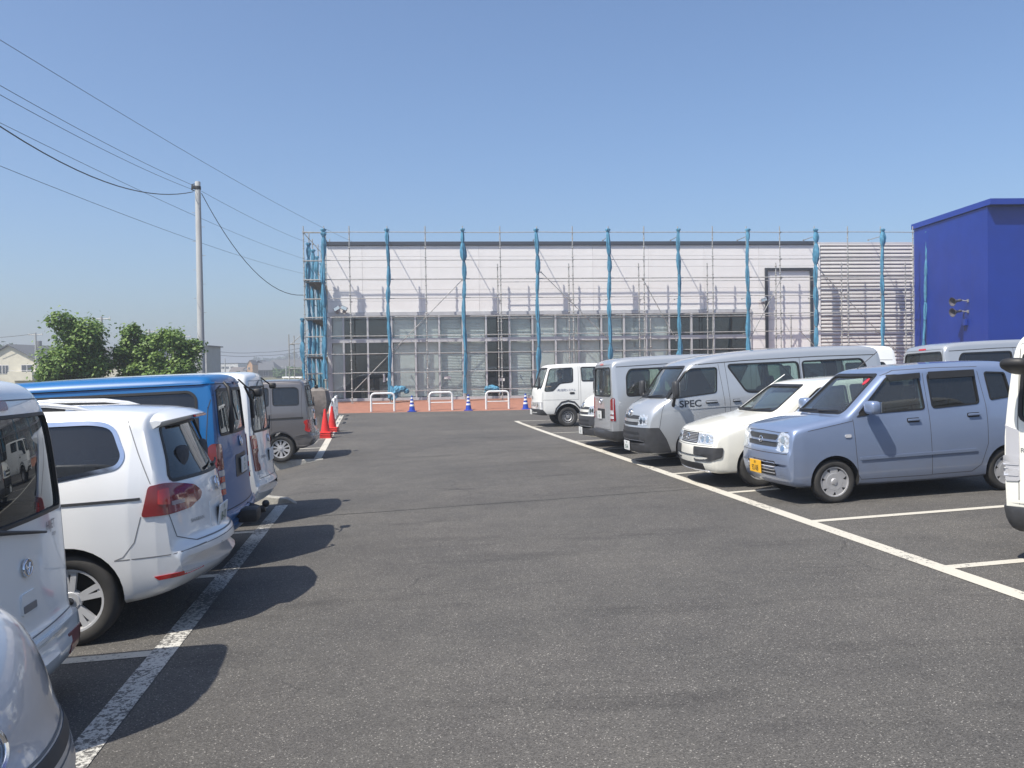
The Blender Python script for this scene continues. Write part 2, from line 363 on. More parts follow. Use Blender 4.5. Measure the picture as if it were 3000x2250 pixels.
class Car:
    """a body lofted from its side view, plan and cross-section; glass, lamps, gaps and trim laid on that skin"""
    def __init__(self, name, label, cat, sp, paint_m, a, s0, face, sd, group=None, yaw=0.0):
        self.sp = sp; self.L, self.W = sp['L'], sp['W']; self.paint = paint_m
        self.root = tag(empty(name), label, cat, group)
        # face: which way the nose points across the aisle (-1: towards -S)
        self.cuts = []; self.win = []
        c = s0 + sd * self.L / 2
        q = lambda da, ds: site(a + da, c + ds)
        ds = q(0, .9) - q(0, -.9); da = q(.6, 0) - q(-.6, 0)
        x = (ds * face).normalized(); y = (da * face); y = (y - x * y.dot(x)).normalized(); z = x.cross(y)
        p = (q(.6, 1.1) + q(-.6, 1.1) + q(.6, -1.1) + q(-.6, -1.1)) / 4
        M = Matrix(((x.x, y.x, z.x, p.x), (x.y, y.y, z.y, p.y), (x.z, y.z, z.z, p.z), (0, 0, 0, 1)))
        self.root.matrix_world = M @ Matrix.Rotation(yaw, 4, 'Z')
        self.gap = BM()
        self.build()
    def ring(self, l, zt, zb, hw, rt, rb, crown, out, G=None):
        sp = self.sp; g = G or self.g; half = []
        h = max(zt - zb, .004)
        rt = min(rt, h * .45); rb = min(rb, h * .4)
        yb = hw * g(zb + rb)
        for i in range(4): half.append((max(0, (yb - rb * 1.3)) * i / 4, zb))
        for i in range(4):
            t = math.pi / 2 * i / 3; half.append((yb - rb * 1.3 + rb * 1.3 * math.sin(t), zb + rb - rb * math.cos(t)))
        zc = zt - rt
        for i in range(1, 12): z = zb + rb + (zc - zb - rb) * i / 12; half.append((hw * g(z), z))
        yt = hw * g(zc); ry = min(rt * sp.get('rty', 1.3), yt * .8)
        for i in range(6):
            t = math.pi / 2 * i / 5; half.append((yt - ry + ry * math.cos(t), zc + rt * math.sin(t)))
        yf = yt - ry
        for i in range(1, 7): half.append((yf * (1 - i / 6), zt))
        pts = []
        for y, z in half:
            if crown and z > zt - rt * .99: z += crown * (1 - (y / max(yt, .01)) ** 2) * min(1, h / .5)
            pts.append((y, z))
        full = pts + [(-y, z) for y, z in pts[-2:0:-1]]
        row = []
        for y, z in full:
            q = (y / (self.W / 2)) ** 2
            le = l + sp.get('bf', .15) * q * max(0, 1 - l / sp.get('fl', 1.7)) ** 1.3 - sp.get('br', .06) * q * max(0, 1 - (self.L - l) / .8) ** 1.3
            row.append(Vector((self.L / 2 - le, y, z)))
        return row
    def skin(self, rows, flip=False):
        bm = BM(); vr = [[bm.verts.new(p) for p in r] for r in rows]; n = len(rows[0])
        for a, b in zip(vr, vr[1:]):
            for k in range(n): bm.faces.new((a[k], a[(k + 1) % n], b[(k + 1) % n], b[k]))
        bm.faces.new(vr[0][::-1]); bm.faces.new(vr[-1])
        bmesh.ops.recalc_face_normals(bm, faces=bm.faces[:])
        return bm
    def build(self):
        sp = self.sp
        top = chaikin(sp['top'], 2); bot = chaikin(sp['bot'], 2)
        tx, tz = zip(*top); bx, bz = zip(*bot); px, pw = zip(*sp['plan']); gx, gy = zip(*chaikin(sp['g'], 1))
        self.zt = lambda l: lerp(tx, tz, l); self.zb = lambda l: lerp(bx, bz, l)
        self.hw = lambda l: self.W / 2 * lerp(px, pw, l); self.g = lambda z: lerp(gx, gy, z)
        st = sorted(set(list(tx) + list(bx) + [i * .11 for i in range(int(self.L / .11) + 1)] + [self.L]))
        s2 = [st[0]]
        for v in st[1:]:
            if v - s2[-1] > .004: s2.append(v)
        rows = []
        for l in s2:
            zt, zb = self.zt(l), self.zb(l)
            if zt - zb < .03: zt, zb = (zt + zb) / 2 + .015, (zt + zb) / 2 - .015
            rt = lerp(*zip(*sp['rt']), zt) if isinstance(sp.get('rt'), list) else sp.get('rt', .1)
            rows.append(self.ring(l, zt, zb, self.hw(l), rt, sp.get('rb', .06), sp.get('crown', .02), None))
        self.bm = self.skin(rows); self.bvh = BVHTree.FromBMesh(self.bm)
        # hollow cabin
        c0, c1 = sp['cab']; fl = sp.get('floor', .45); rows = []
        l = c0
        while l <= c1 + 1e-6:
            zt = min(self.zt(l - .09), self.zt(l + .09), self.zt(l)) - .05
            if zt - fl > .2: rows.append(self.ring(l, zt, fl, self.hw(l) - .075, .08, .04, .0, None))
            l += .07
        self.cav = self.skin(rows)
    # ---- rays onto the skin
    def hit(self, u, v, side):
        if side in 'LR':
            y = 3 if side == 'L' else -3
            o, d = Vector((self.L / 2 - u, y, v)), Vector((0, -y / 3, 0))
        elif side in 'fb':                                              # wrapped round the corner: u runs from the middle of the end out and along the side
            R_ = .45; yp = self.W / 2 - R_; au = abs(u); sg = 1 if u >= 0 else -1; ex = 1 if side == 'f' else -1
            if au < yp: o, d = Vector((ex * self.L, u, v)), Vector((-ex, 0, 0))
            else:
                t = (au - yp) / R_
                if t <= math.pi / 2:
                    dr = Vector((ex * math.cos(t), sg * math.sin(t), 0)); o, d = Vector((ex * (self.L / 2 - R_), sg * yp, v)) + dr * 2.5, -dr
                else: o, d = Vector((ex * (self.L / 2 - R_ - (au - yp - R_ * math.pi / 2)), sg * 3, v)), Vector((0, -sg, 0))
        elif side == 'F': o, d = Vector((self.L, u, v)), Vector((-1, 0, 0))
        elif side == 'B': o, d = Vector((-self.L, u, v)), Vector((1, 0, 0))
        else: o, d = Vector((self.L / 2 - u, v, 5)), Vector((0, 0, -1))
        loc, nor, _, _ = self.bvh.ray_cast(o, d)
        if loc is None:
            for off in (1.2, 2.4, 3.6):
                loc, nor, _, _ = self.bvh.find_nearest(o + d * off * .7)
                if loc: break
        if nor.dot(d) > 0: nor = -nor
        return loc, nor
    def wy(self, y): R_ = .45; yp = self.W / 2 - R_; return y if y < yp else yp + R_ * math.atan((y - yp) / R_)
    def wl(self, l): R_ = .45; yp = self.W / 2 - R_; return yp + R_ * (math.pi / 2 - math.atan((R_ - l) / R_)) if l < R_ else yp + R_ * math.pi / 2 + l - R_
    def wrap(self, name, pts, side, m, sg, r=.02, off=.012, thick=.02, parent=None, res=.035):
        """patch round a corner; points ('y', y, z) on the end face or ('l', l, z) on the flank, l counted from that end"""
        q = [(sg * (self.wy(p[1]) if p[0] == 'y' else self.wl(p[1])), p[2]) for p in pts]
        return self.patch(name, q, side, m, r, off, thick, res, parent)
    def patch(self, name, pts, side, m, r=.03, off=.004, thick=.014, res=.05, parent=None, smooth=40, bulge=0.0):
        out = resample(fillet(pts, r), res); n = len(out)
        xs = [p.x for p in out]; ys = [p.y for p in out]
        ins = []
        x = min(xs) + res / 2
        while x < max(xs):
            y = min(ys) + res / 2
            while y < max(ys): ins.append(Vector((x, y))); y += res
            x += res
        def inside(p):
            c = False
            for i in range(n):
                a, b = out[i - 1], out[i]
                if (a.y > p.y) != (b.y > p.y) and p.x < (b.x - a.x) * (p.y - a.y) / (b.y - a.y) + a.x: c = not c
            return c
        def far(p): return min((p - q).length for q in out) > res * .35
        ins = [p for p in ins if inside(p) and far(p)]
        V, E_, F, ov, _, _ = delaunay_2d_cdt(out + ins, [(i, (i + 1) % n) for i in range(n)], [], 1, 1e-6)
        bm = BM(); top = []; nors = []
        dmax = max(.02, min(max(xs) - min(xs), max(ys) - min(ys)) / 2)
        for i, p in enumerate(V):
            loc, nor = self.hit(p.x, p.y, side)
            bl = 0
            if bulge: bl = bulge * (1 - (1 - min(1, min((p - q).length for q in out) / dmax)) ** 2)
            top.append(bm.verts.new(loc + nor * (off + bl))); nors.append(nor)
        for f in F: bm.faces.new([top[i] for i in f])
        bnd = [e for e in bm.edges if len(e.link_faces) == 1]
        low = {}
        idx = {v: i for i, v in enumerate(top)}
        for e in bnd:
            for v in e.verts:
                if v not in low: low[v] = bm.verts.new(v.co - nors[idx[v]] * thick)
        for e in bnd:
            a, b = e.verts; bm.faces.new((a, b, low[b], low[a]))
        return obj(name, bm, m, parent or self.root, smooth=smooth)
    def ribbon(self, pts, side, w=.008, off=.0015, closed=False, bm=None, r=0.0, res=.05):
        own = bm if bm is not None else self.gap
        p2 = resample(fillet(pts, r) if (r and closed) else pts, res, closed); n = len(p2); va = []
        for i in range(n):
            a = p2[i - 1] if (closed or i) else p2[i]; b = p2[(i + 1) % n] if (closed or i < n - 1) else p2[i]
            d = (b - a).normalized(); o = Vector((-d.y, d.x)) * w / 2
            row = []
            for q in (p2[i] + o, p2[i] - o):
                loc, nor = self.hit(q.x, q.y, side); row.append((own.verts.new(loc + nor * off)))
            va.append(row)
        for i in range(n if closed else n - 1):
            a, b = va[i], va[(i + 1) % n]; own.faces.new((a[0], a[1], b[1], b[0]))
    def seal(self, pts, side, r, parent, w=.028, off=.006, m=None):
        bm = BM(); self.ribbon(pts, side, w, off, True, bm, r, .06)
        bmesh.ops.recalc_face_normals(bm, faces=bm.faces[:])
        ex = bmesh.ops.extrude_face_region(bm, geom=bm.faces[:])
        for v in [g for g in ex['geom'] if isinstance(g, bmesh.types.BMVert)]:
            loc, nor, _, _ = self.bvh.find_nearest(v.co)
            v.co -= nor * .02
        return obj('seal', bm, m or M_RUB, parent, smooth=40)
    def window(self, name, pts, side, g, r=.06, seal=.028, both=True, sealm=None):
        """opening through the shell, pane set into it, rubber round it"""
        for sd in ((side, 'R' if side == 'L' else 'L') if (side in 'LR' and both) else (side,)):
            o = self.patch(name, pts, sd, g, r, -.012, .006, .08)
            self.seal(pts, sd, r, o, seal, m=sealm)
        bm = BM(); out = fillet(pts, r)
        if side in 'LR':
            ys = (-2, 2) if both else ((.2, 2) if side == 'L' else (-2, -.2))
            va = [bm.verts.new((self.L / 2 - p.x, ys[0], p.y)) for p in out]; vb = [bm.verts.new((self.L / 2 - p.x, ys[1], p.y)) for p in out]
        else:
            xin = self.L / 2 - self.sp['ws'] if side == 'F' else -self.L / 2 + self.sp.get('rs', .4)
            xo = self.L if side == 'F' else -self.L
            va = [bm.verts.new((xin, p.x, p.y)) for p in out]; vb = [bm.verts.new((xo, p.x, p.y)) for p in out]
        n = len(out)
        for i in range(n): bm.faces.new((va[i], va[(i + 1) % n], vb[(i + 1) % n], vb[i]))
        bm.faces.new(va[::-1]); bm.faces.new(vb)
        bmesh.ops.recalc_face_normals(bm, faces=bm.faces[:])
        self.cuts.append(('S' if side in 'LR' else 'E', bm))
    def wheels(self, style, r, rim, w, lf, lr, tr=None, arch=1.16):
        y = (tr or self.W / 2 - .03) - w / 2
        for l in (lf, lr):
            for s_ in (1, -1):
                ms = wheel_meshes(style, r, rim, w)
                o = obj('wheel', ms[0][1], None, self.root)
                o.location = (self.L / 2 - l, s_ * y, r * .985)
                if s_ < 0: o.rotation_euler = (0, 0, math.pi)
                for nm, me in ms[1:]: obj(nm, me, None, o)
                bm = BM()
                y0, y1 = (.38, self.W) if s_ > 0 else (-self.W, -.38)
                lathe(bm, [(r * arch, y0), (r * arch, y1)], 36, 'Y', (self.L / 2 - l, 0, r * 1.03))
                bmesh.ops.recalc_face_normals(bm, faces=bm.faces[:])
                self.cuts.append(('W', bm))
    def finish(self):
        me = bpy.data.meshes.new('body'); self.bm.to_mesh(me); self.bm.free()
        me.materials.append(self.paint); me.materials.append(M_CAB); me.materials.append(M_WELL)
        ob = obj('body', me, None, self.root)
        groups = [('C', [self.cav], 1), ('S', [b for k, b in self.cuts if k == 'S'], 0), ('E', [b for k, b in self.cuts if k == 'E'], 0), ('W', [b for k, b in self.cuts if k == 'W'], 2)]
        tmp = []
        for k, bs, mi in groups:
            if not bs: continue
            jm = bpy.data.meshes.new('cut'); big = BM()
            for b in bs:
                t_ = bpy.data.meshes.new('t'); b.to_mesh(t_); b.free(); big.from_mesh(t_); bpy.data.meshes.remove(t_)
            for f in big.faces: f.material_index = mi
            big.to_mesh(jm); big.free()
            for q in (self.paint, M_CAB, M_WELL): jm.materials.append(q)
            co = obj('cut', jm, None, self.root); tmp.append(co)
            md = ob.modifiers.new(k, 'BOOLEAN'); md.operation = 'DIFFERENCE'; md.object = co; md.solver = SOLVER
        bpy.context.view_layer.update()
        dg = bpy.context.evaluated_depsgraph_get()
        new = bpy.data.meshes.new_from_object(ob.evaluated_get(dg))
        ob.modifiers.clear(); ob.data = new
        for co in tmp: bpy.data.objects.remove(co)
        new.shade_smooth(); new.set_sharp_from_angle(angle=R(32))
        self.body = ob
        pc = bsdf(self.paint); pale = self.paint.diffuse_color[1] > .5
        if len(self.gap.verts): tag(obj('panel_gaps', self.gap, M_GAPL if pale else M_GAP, self.root), kind='stuff')
        else: self.gap.free()
        return self
    # ---- fittings
    def lettering(self, body, side, u, v, size, m, parent=None, off=.003, wide=1.0):
        vs_, ts = text_mesh(body); bm = BM()
        sg = {'L': 1, 'R': -1, 'F': 1, 'B': -1}[side]
        bv = []
        for x, y in vs_:
            loc, nor = self.hit(u + sg * x * size * wide, v + y * size, side); bv.append(bm.verts.new(loc + nor * off))
        for t in ts:
            try: bm.faces.new([bv[i] for i in t])
            except ValueError: pass
        return obj('lettering', bm, m, parent or self.root)
    def plate(self, side, y, z, rows, m=None, ink=None, w=.33, h=.165, tilt=0.0):
        loc, nor = self.hit(y, z, side); d = 1 if side == 'F' else -1
        bm = BM(); box(bm, (0, 0, 0), (.012, w, h), None, .004)
        o = obj('licence_plate', bm, m or M_PLW, self.root); o.location = loc + Vector((d * .022, 0, 0)); o.rotation_euler = (0, d * tilt, 0)
        bm = BM(); box(bm, (-d * .03, 0, 0), (.05, w * .7, h * .7))
        obj('bracket', bm, M_TRIM, o)
        for txt, yy, size in rows:
            vs_, ts = text_mesh(txt); bm = BM()
            bv = [bm.verts.new((d * .0085, (1 if side == 'F' else -1) * x * size * .8, yy + q * size)) for x, q in vs_]
            for t in ts:
                try: bm.faces.new([bv[i] for i in t])
                except ValueError: pass
            obj('lettering', bm, ink or M_INKG, o)
        return o
    def emblem(self, side, y, z, r, m=None, bar=True, off=.012):
        loc, nor = self.hit(y, z, side); bm = BM()
        n = 24; pts = [(math.cos(2 * math.pi * k / n) * r, math.sin(2 * math.pi * k / n) * r * .8) for k in range(n + 1)]
        tube(bm, [(0, p[0], p[1]) for p in pts], r * .14, 6)
        if bar:
            tube(bm, [(0, -r * .5, r * .45), (0, 0, -r * .6), (0, r * .5, r * .45)], r * .14, 6)
            tube(bm, [(0, -r * .55, .0), (0, r * .55, .0)], r * .12, 6)
        d = 1 if side == 'F' else -1
        q = nor.to_track_quat('X', 'Z') if d > 0 else nor.to_track_quat('-X', 'Z')
        o = obj('emblem', bm, m or M_CHROME, self.root, smooth=60); o.location = loc + nor * off
        o.rotation_mode = 'QUATERNION'; o.rotation_quaternion = q
        return o
    def mirror(self, l, z, side, size=(.09, .11, .08), m=None, arm=.1, up=0.0, e=.55):
        loc, nor = self.hit(l, z, side); sg = 1 if side == 'L' else -1
        bm = BM(); c = loc + Vector((0, sg * (arm + size[1]), up)); blob(bm, c, size, e, 20, 12)
        o = obj('door_mirror', bm, m or self.paint, self.root, smooth=50)
        bm = BM(); box(bm, c + Vector((-size[0] * .98, 0, 0)), (.012, size[1] * 1.6, size[2] * 1.55), None, .005)
        obj('mirror_glass', bm, M_CHROME, o)
        bm = BM(); tube(bm, [loc - Vector((0, sg * .03, 0)), loc + Vector((0, sg * arm * .6, up * .3)), c], [.035, .025, .03], 8); obj('mirror_arm', bm, M_TRIM, o, smooth=50)
        return o
    def handle(self, l, z, side, w=.17, m=None):
        p = self.patch('door_handle', [(l - w / 2, z - .028), (l + w / 2, z - .028), (l + w / 2, z + .03), (l - w / 2, z + .03)], side, M_TRIM, .02, .0015, .004)
        loc, nor = self.hit(l, z, side); bm = BM()
        box(bm, loc + nor * .022 + Vector((0, 0, .004)), (w * .96, .02, .028), None, .008); obj('grip', bm, m or self.paint, p, smooth=50)
    def wiper(self, side, p0, p1, m=None):
        bm = BM(); a = [self.hit(p0[0] + (p1[0] - p0[0]) * t, p0[1] + (p1[1] - p0[1]) * t, side) for t in (0, .25, .5, .75, 1)]
        tube(bm, [l + n * .03 for l, n in a], [.016, .012, .01, .009, .007], 6)
        return obj('wiper', bm, m or M_TRIM, self.root, smooth=60)
    def seats(self, rows, m=None, wheel_l=None, z0=.5, hb=.62):
        for l, n in rows:
            ys = (-.34, .34) if n == 2 else (0,)
            for y in ys:
                wd = .25 if n == 2 else self.W / 2 - .18
                bm = BM(); x = self.L / 2 - l
                blob(bm, (x, y, z0 + .08), (.25, wd, .10), .4); rt = Matrix.Rotation(R(-14), 3, 'Y')
                blob(bm, (x - .27, y, z0 + .08 + hb / 2), (.07, wd, hb / 2), .4, rot=rt)
                hs = (y,) if n == 2 else (-.36, .36)
                for yy in hs: blob(bm, (x - .27 - (hb + .12) * .26, yy, z0 + .10 + hb + .05), (.05, .13, .10), .6, 12, 8)
                obj('seat', bm, m or M_SEAT, self.root, smooth=60)
        if wheel_l:
            l, z, y = wheel_l; bm = BM(); n = 24
            q = Matrix.Rotation(R(28), 3, 'Y')
            tube(bm, [Vector((self.L / 2 - l, y, z)) + q @ Vector((0, .18 * math.cos(2 * math.pi * k / n), .18 * math.sin(2 * math.pi * k / n))) for k in range(n + 1)], .015, 6)
            for t in (0, 2.1, 4.2): tube(bm, [Vector((self.L / 2 - l, y, z)), Vector((self.L / 2 - l, y, z)) + q @ Vector((0, .18 * math.cos(t + .5), .18 * math.sin(t + .5)))], .014, 6)
            tube(bm, [Vector((self.L / 2 - l, y, z)), Vector((self.L / 2 - l + .3, y, z - .16))], .03, 8)
            obj('steering_wheel', bm, M_TRIM, self.root, smooth=60)
    def dash(self, l, z, d=.3, h=.22):
        bm = BM(); blob(bm, (self.L / 2 - l, 0, z - h), (d, self.hw(l) - .1, h), .35)
        return obj('dashboard', bm, M_CAB, self.root, smooth=60)

# ================================================================ ground
def asphalt():
    m = mat('asphalt', (.085, .083, .08), .88); p = bsdf(m)
    tc = node(m, 'ShaderNodeTexCoord')
    def noise(scale, detail=6, rough=.6, vec=None):
        n = node(m, 'ShaderNodeTexNoise'); n.inputs['Scale'].default_value = scale; n.inputs['Detail'].default_value = detail; n.inputs['Roughness'].default_value = rough
        link(m, vec or tc.outputs['Object'], n.inputs['Vector']); return n.outputs['Fac']
    def ramp(src, p0, p1, c0, c1):
        r = node(m, 'ShaderNodeValToRGB'); r.color_ramp.elements[0].position = p0; r.color_ramp.elements[1].position = p1
        r.color_ramp.elements[0].color = (*c0, 1); r.color_ramp.elements[1].color = (*c1, 1); link(m, src, r.inputs[0]); return r.outputs[0]
    def mix(f, a, b, typ='MIX'):
        n = node(m, 'ShaderNodeMix', data_type='RGBA', blend_type=typ)
        if isinstance(f, float): n.inputs['Factor'].default_value = f
        else: link(m, f, n.inputs['Factor'])
        link(m, a, n.inputs['A']); link(m, b, n.inputs['B']); return n.outputs['Result']
    v = node(m, 'ShaderNodeTexVoronoi'); v.inputs['Scale'].default_value = 150; link(m, tc.outputs['Object'], v.inputs['Vector'])
    sep = node(m, 'ShaderNodeSeparateColor'); link(m, v.outputs['Color'], sep.inputs[0])
    stones = ramp(sep.outputs[0], .05, .95, (.047, .045, .042), (.114, .109, .102))
    pale = ramp(sep.outputs[1], .968, .978, (0, 0, 0), (1, 1, 1))
    cr = node(m, 'ShaderNodeRGB'); cr.outputs[0].default_value = (.26, .25, .23, 1)
    col = mix(pale, stones, cr.outputs[0])
    big = ramp(noise(.35, 5), .30, .72, (.80, .80, .81), (1.22, 1.2, 1.17)); col = mix(1.0, col, big, 'MULTIPLY')
    med = ramp(noise(2.3, 7, .7), .25, .75, (.82, .82, .83), (1.15, 1.15, 1.13)); col = mix(1.0, col, med, 'MULTIPLY')
    mp = node(m, 'ShaderNodeMapping'); mp.inputs['Scale'].default_value = (.35, 1.6, 1); mp.inputs['Rotation'].default_value = (0, 0, .1); link(m, tc.outputs['Object'], mp.inputs[0])
    st = ramp(noise(.9, 6, .72, mp.outputs[0]), .555, .66, (1, 1, 1), (.76, .76, .765)); col = mix(1.0, col, st, 'MULTIPLY')       # old oil and tyre smears
    nd = node(m, 'ShaderNodeTexNoise'); nd.inputs['Scale'].default_value = 1.6; nd.inputs['Detail'].default_value = 5; link(m, tc.outputs['Object'], nd.inputs['Vector'])
    va = node(m, 'ShaderNodeVectorMath', operation='MULTIPLY_ADD'); va.inputs[1].default_value = (.9, .9, 0); link(m, nd.outputs['Color'], va.inputs[0]); link(m, tc.outputs['Object'], va.inputs[2])
    vc = node(m, 'ShaderNodeTexVoronoi', feature='DISTANCE_TO_EDGE'); vc.inputs['Scale'].default_value = .22; link(m, va.outputs[0], vc.inputs['Vector'])
    ck = ramp(vc.outputs['Distance'], .0008, .0022, (1, 1, 1), (0, 0, 0)); mk = ramp(noise(.5, 3), .50, .56, (0, 0, 0), (.55, .55, .55))
    cm = node(m, 'ShaderNodeMix', data_type='RGBA', blend_type='MULTIPLY'); cm.inputs['Factor'].default_value = 1.0; link(m, ck, cm.inputs['A']); link(m, mk, cm.inputs['B'])
    dk = node(m, 'ShaderNodeRGB'); dk.outputs[0].default_value = (.02, .02, .02, 1); col = mix(cm.outputs['Result'], col, dk.outputs[0])
    link(m, col, p.inputs['Base Color'])
    b = node(m, 'ShaderNodeBump'); b.inputs['Strength'].default_value = .55; b.inputs['Distance'].default_value = .006
    link(m, v.outputs['Distance'], b.inputs['Height']); link(m, b.outputs[0], p.inputs['Normal'])
    return m
M_ASPH = asphalt()
def worn_paint(name, col, wear=.46, sc=26):
    m = mat(name, col, .7); p = bsdf(m); tc = node(m, 'ShaderNodeTexCoord')
    n = node(m, 'ShaderNodeTexNoise'); n.inputs['Scale'].default_value = sc; n.inputs['Detail'].default_value = 8; n.inputs['Roughness'].default_value = .75
    n2 = node(m, 'ShaderNodeTexNoise'); n2.inputs['Scale'].default_value = 1.1; n2.inputs['Detail'].default_value = 3
    link(m, tc.outputs['Object'], n.inputs['Vector']); link(m, tc.outputs['Object'], n2.inputs['Vector'])
    ad = node(m, 'ShaderNodeMath', operation='MULTIPLY_ADD'); ad.inputs[1].default_value = .45; link(m, n2.outputs['Fac'], ad.inputs[0]); link(m, n.outputs['Fac'], ad.inputs[2])
    r = node(m, 'ShaderNodeValToRGB'); r.color_ramp.elements[0].position = wear + .12; r.color_ramp.elements[1].position = wear + .17
    r.color_ramp.elements[0].color = (.09, .088, .085, 1); r.color_ramp.elements[1].color = (*col, 1)
    link(m, ad.outputs[0], r.inputs[0]); link(m, r.outputs[0], p.inputs['Base Color'])
    return m
M_LINE = worn_paint('road paint', (.50, .475, .41), .47); M_LINEW = worn_paint('worn road paint', (.50, .49, .45), .58, 34)
M_CONC = mottle(mat('old concrete', (.34, .33, .30), .9), 6, .65, 1.15, bump=.4, bscale=40)
def ground_z(a, s): p = site(a, s); return p.z + drop(a, s)
def grid_sheet(name, As, Ss, m, off=0.0, kind='structure'):
    bm = BM(); V = []
    for a in As:
        row = []
        for s in Ss:
            p = AV * a + SV * s; row.append(bm.verts.new((p.x, p.y, ground_z(a, s) + off)))
        V.append(row)
    for i in range(len(As) - 1):
        for j in range(len(Ss) - 1): bm.faces.new((V[i][j], V[i][j + 1], V[i + 1][j + 1], V[i + 1][j]))
    o = obj(name, bm, m); o.data.shade_smooth(); tag(o, kind=kind); return o
def frange(a, b, st):
    n = max(1, int(round((b - a) / st))); return [a + (b - a) * i / n for i in range(n + 1)]
grid_sheet('parking_lot', frange(-14, 13.4, .7) + [13.45] + frange(14, 20.1, .7) + [20.24, 20.27] + frange(21, 43, .7), frange(-40, -9, 3) + frange(-8, -2, .6) + [-1.6, -1.45] + frange(-.8, 12, .8) + frange(14, 44, 3), M_ASPH)
bm = BM()                                                       # open land to the horizon
ys = [-60, -20, 0, 30, 55, 90, 140, 200, 260, 400, 800, 1600, 2400]; xs = [-2200, -1200, -600, -300, -150, -80, -42, 0, 42, 80, 150, 300, 600, 1200, 2200]
zz = lambda x, y: lerp((30, 55, 90, 150, 250), (-.75, -.6, -.25, .55, 1.15), max(y, abs(x) * .6))
V = [[bm.verts.new((x, y, zz(x, y))) for x in xs] for y in ys]
for i in range(len(ys) - 1):
    for j in range(len(xs) - 1): bm.faces.new((V[i][j], V[i][j + 1], V[i + 1][j + 1], V[i + 1][j]))
M_FIELD = mottle(mat('fields', (.13, .12, .055), .95), .05, .55, 1.3, 5, stretch=(.3, 1, 1))
o = obj('ground', bm, M_FIELD); o.data.shade_smooth(); tag(o, kind='structure')

def strip(name, pts, w, m, off=.005):
    """painted line draped on the ground; pts (a, s)"""
    bm = BM(); prev = None
    P = resample([Vector(p) for p in pts], .35, False)
    for i, p in enumerate(P):
        d = (P[min(i + 1, len(P) - 1)] - P[max(i - 1, 0)]).normalized(); n = Vector((-d.y, d.x)) * w / 2
        row = []
        for q in (p + n, p - n):
            g = AV * q.x + SV * q.y; row.append(bm.verts.new((g.x, g.y, ground_z(q.x, q.y) + off)))
        if prev: bm.faces.new((prev[0], prev[1], row[1], row[0]))
        prev = row
    o = obj(name, bm, m); o.data.flip_normals() if o.data.polygons[0].normal.z < 0 else None
    return tag(o, kind='structure')
strip('aisle_line', [(-6, 4.56), (30.75, 4.56)], .16, M_LINE)
for a in (-.45, 1.9, 4.3, 6.67, 9.0, 11.4, 13.74, 16.1, 18.65, 21.2, 24.45, 27.6): strip('bay_line', [(a, 4.64), (a + .02, 9.6)], .12, M_LINE, .0045)
strip('bay_line', [(30.7, 4.48), (30.72, 9.6)], .12, M_LINE, .0065)
strip('aisle_line', [(-4, -1.56), (13.2, -1.56)], .17, M_LINEW); strip('aisle_line', [(20.45, -1.60), (36.6, -1.86)], .17, M_LINE)
for a in (1.5, 3.89, 6.27, 8.65, 11.03): strip('bay_line', [(a, -1.64), (a, -6.5)], .13, M_LINE, .0045)
for a in (23.06, 25.7, 28.4): strip('bay_line', [(a, -1.72), (a, -6.5)], .12, M_LINE, .0045)
# joints between the strips of paving
M_SEAM = mottle(mat('tarred joint', (.038, .037, .036), .85), 9, .6, 1.5)
for a0, s0, s1, sd in ((11.9, -1.3, 4.4, 1), (19.4, -1.2, 4.4, 2), (30.6, -1.4, 4.3, 3)):
    rg = random.Random(sd); strip('paving_joint', [(a0 + .012 * (s - s0) + rg.uniform(-.015, .015), s) for s in frange(s0, s1, .4)], .022, M_SEAM, .0035)
# kerbs either side of the way out
def kerb(name, a0, s0, a1, s1, w=.14, h=.05):
    bm = BM(); n = 12; rows = []
    for i in range(n + 1):
        t = i / n; a, s = a0 + (a1 - a0) * t, s0 + (s1 - s0) * t
        p = AV * a + SV * s; top = site(a, s).z + h * sstep(t * 6) + .012
        w_ = w * (.5 + .5 * sstep(t * 8))
        rows.append([bm.verts.new(p + AV * q + Vector((0, 0, z))) for q, z in ((-w_ / 2, top - .9), (-w_ / 2, top - .015), (-w_ / 2 + .02, top), (w_ / 2 - .02, top), (w_ / 2, top - .015), (w_ / 2, top - .9))])
    for r1, r2 in zip(rows, rows[1:]):
        for k in range(5): bm.faces.new((r1[k], r1[k + 1], r2[k + 1], r2[k]))
    bm.faces.new(rows[0]); bm.faces.new(rows[-1])
    return tag(obj(name, bm, M_CONC, smooth=40), kind='structure')
kerb('kerb', 13.34, -1.36, 14.4, -2.3, .15, .06); kerb('kerb', 13.06, -1.75, 13.06, -7, .13, .03); kerb('kerb', 20.24, -1.46, 20.22, -10, h=.03)

# red paved apron in front of the shop
bm = BM(); V = []
for d, z in ((-4.55, .02), (-4.5, .055), (-4.0, .10), (-2, .22), (0, .345), (.8, .385), (1.35, .395)):
    V.append([bm.verts.new(fac(t, d, z + .02 + .004 * max(0, min(6, t)))) for t in frange(-2.75, 27.2, 1.5)])
for r1, r2 in zip(V, V[1:]):
    for j in range(len(r1) - 1): bm.faces.new((r1[j], r1[j + 1], r2[j + 1], r2[j]))
M_RED_PAVE = mottle(mat('red brown paving', (.30, .135, .09), .85), 3, .8, 1.15, bump=.2, bscale=60)
tag(obj('apron', bm, M_RED_PAVE), kind='structure')

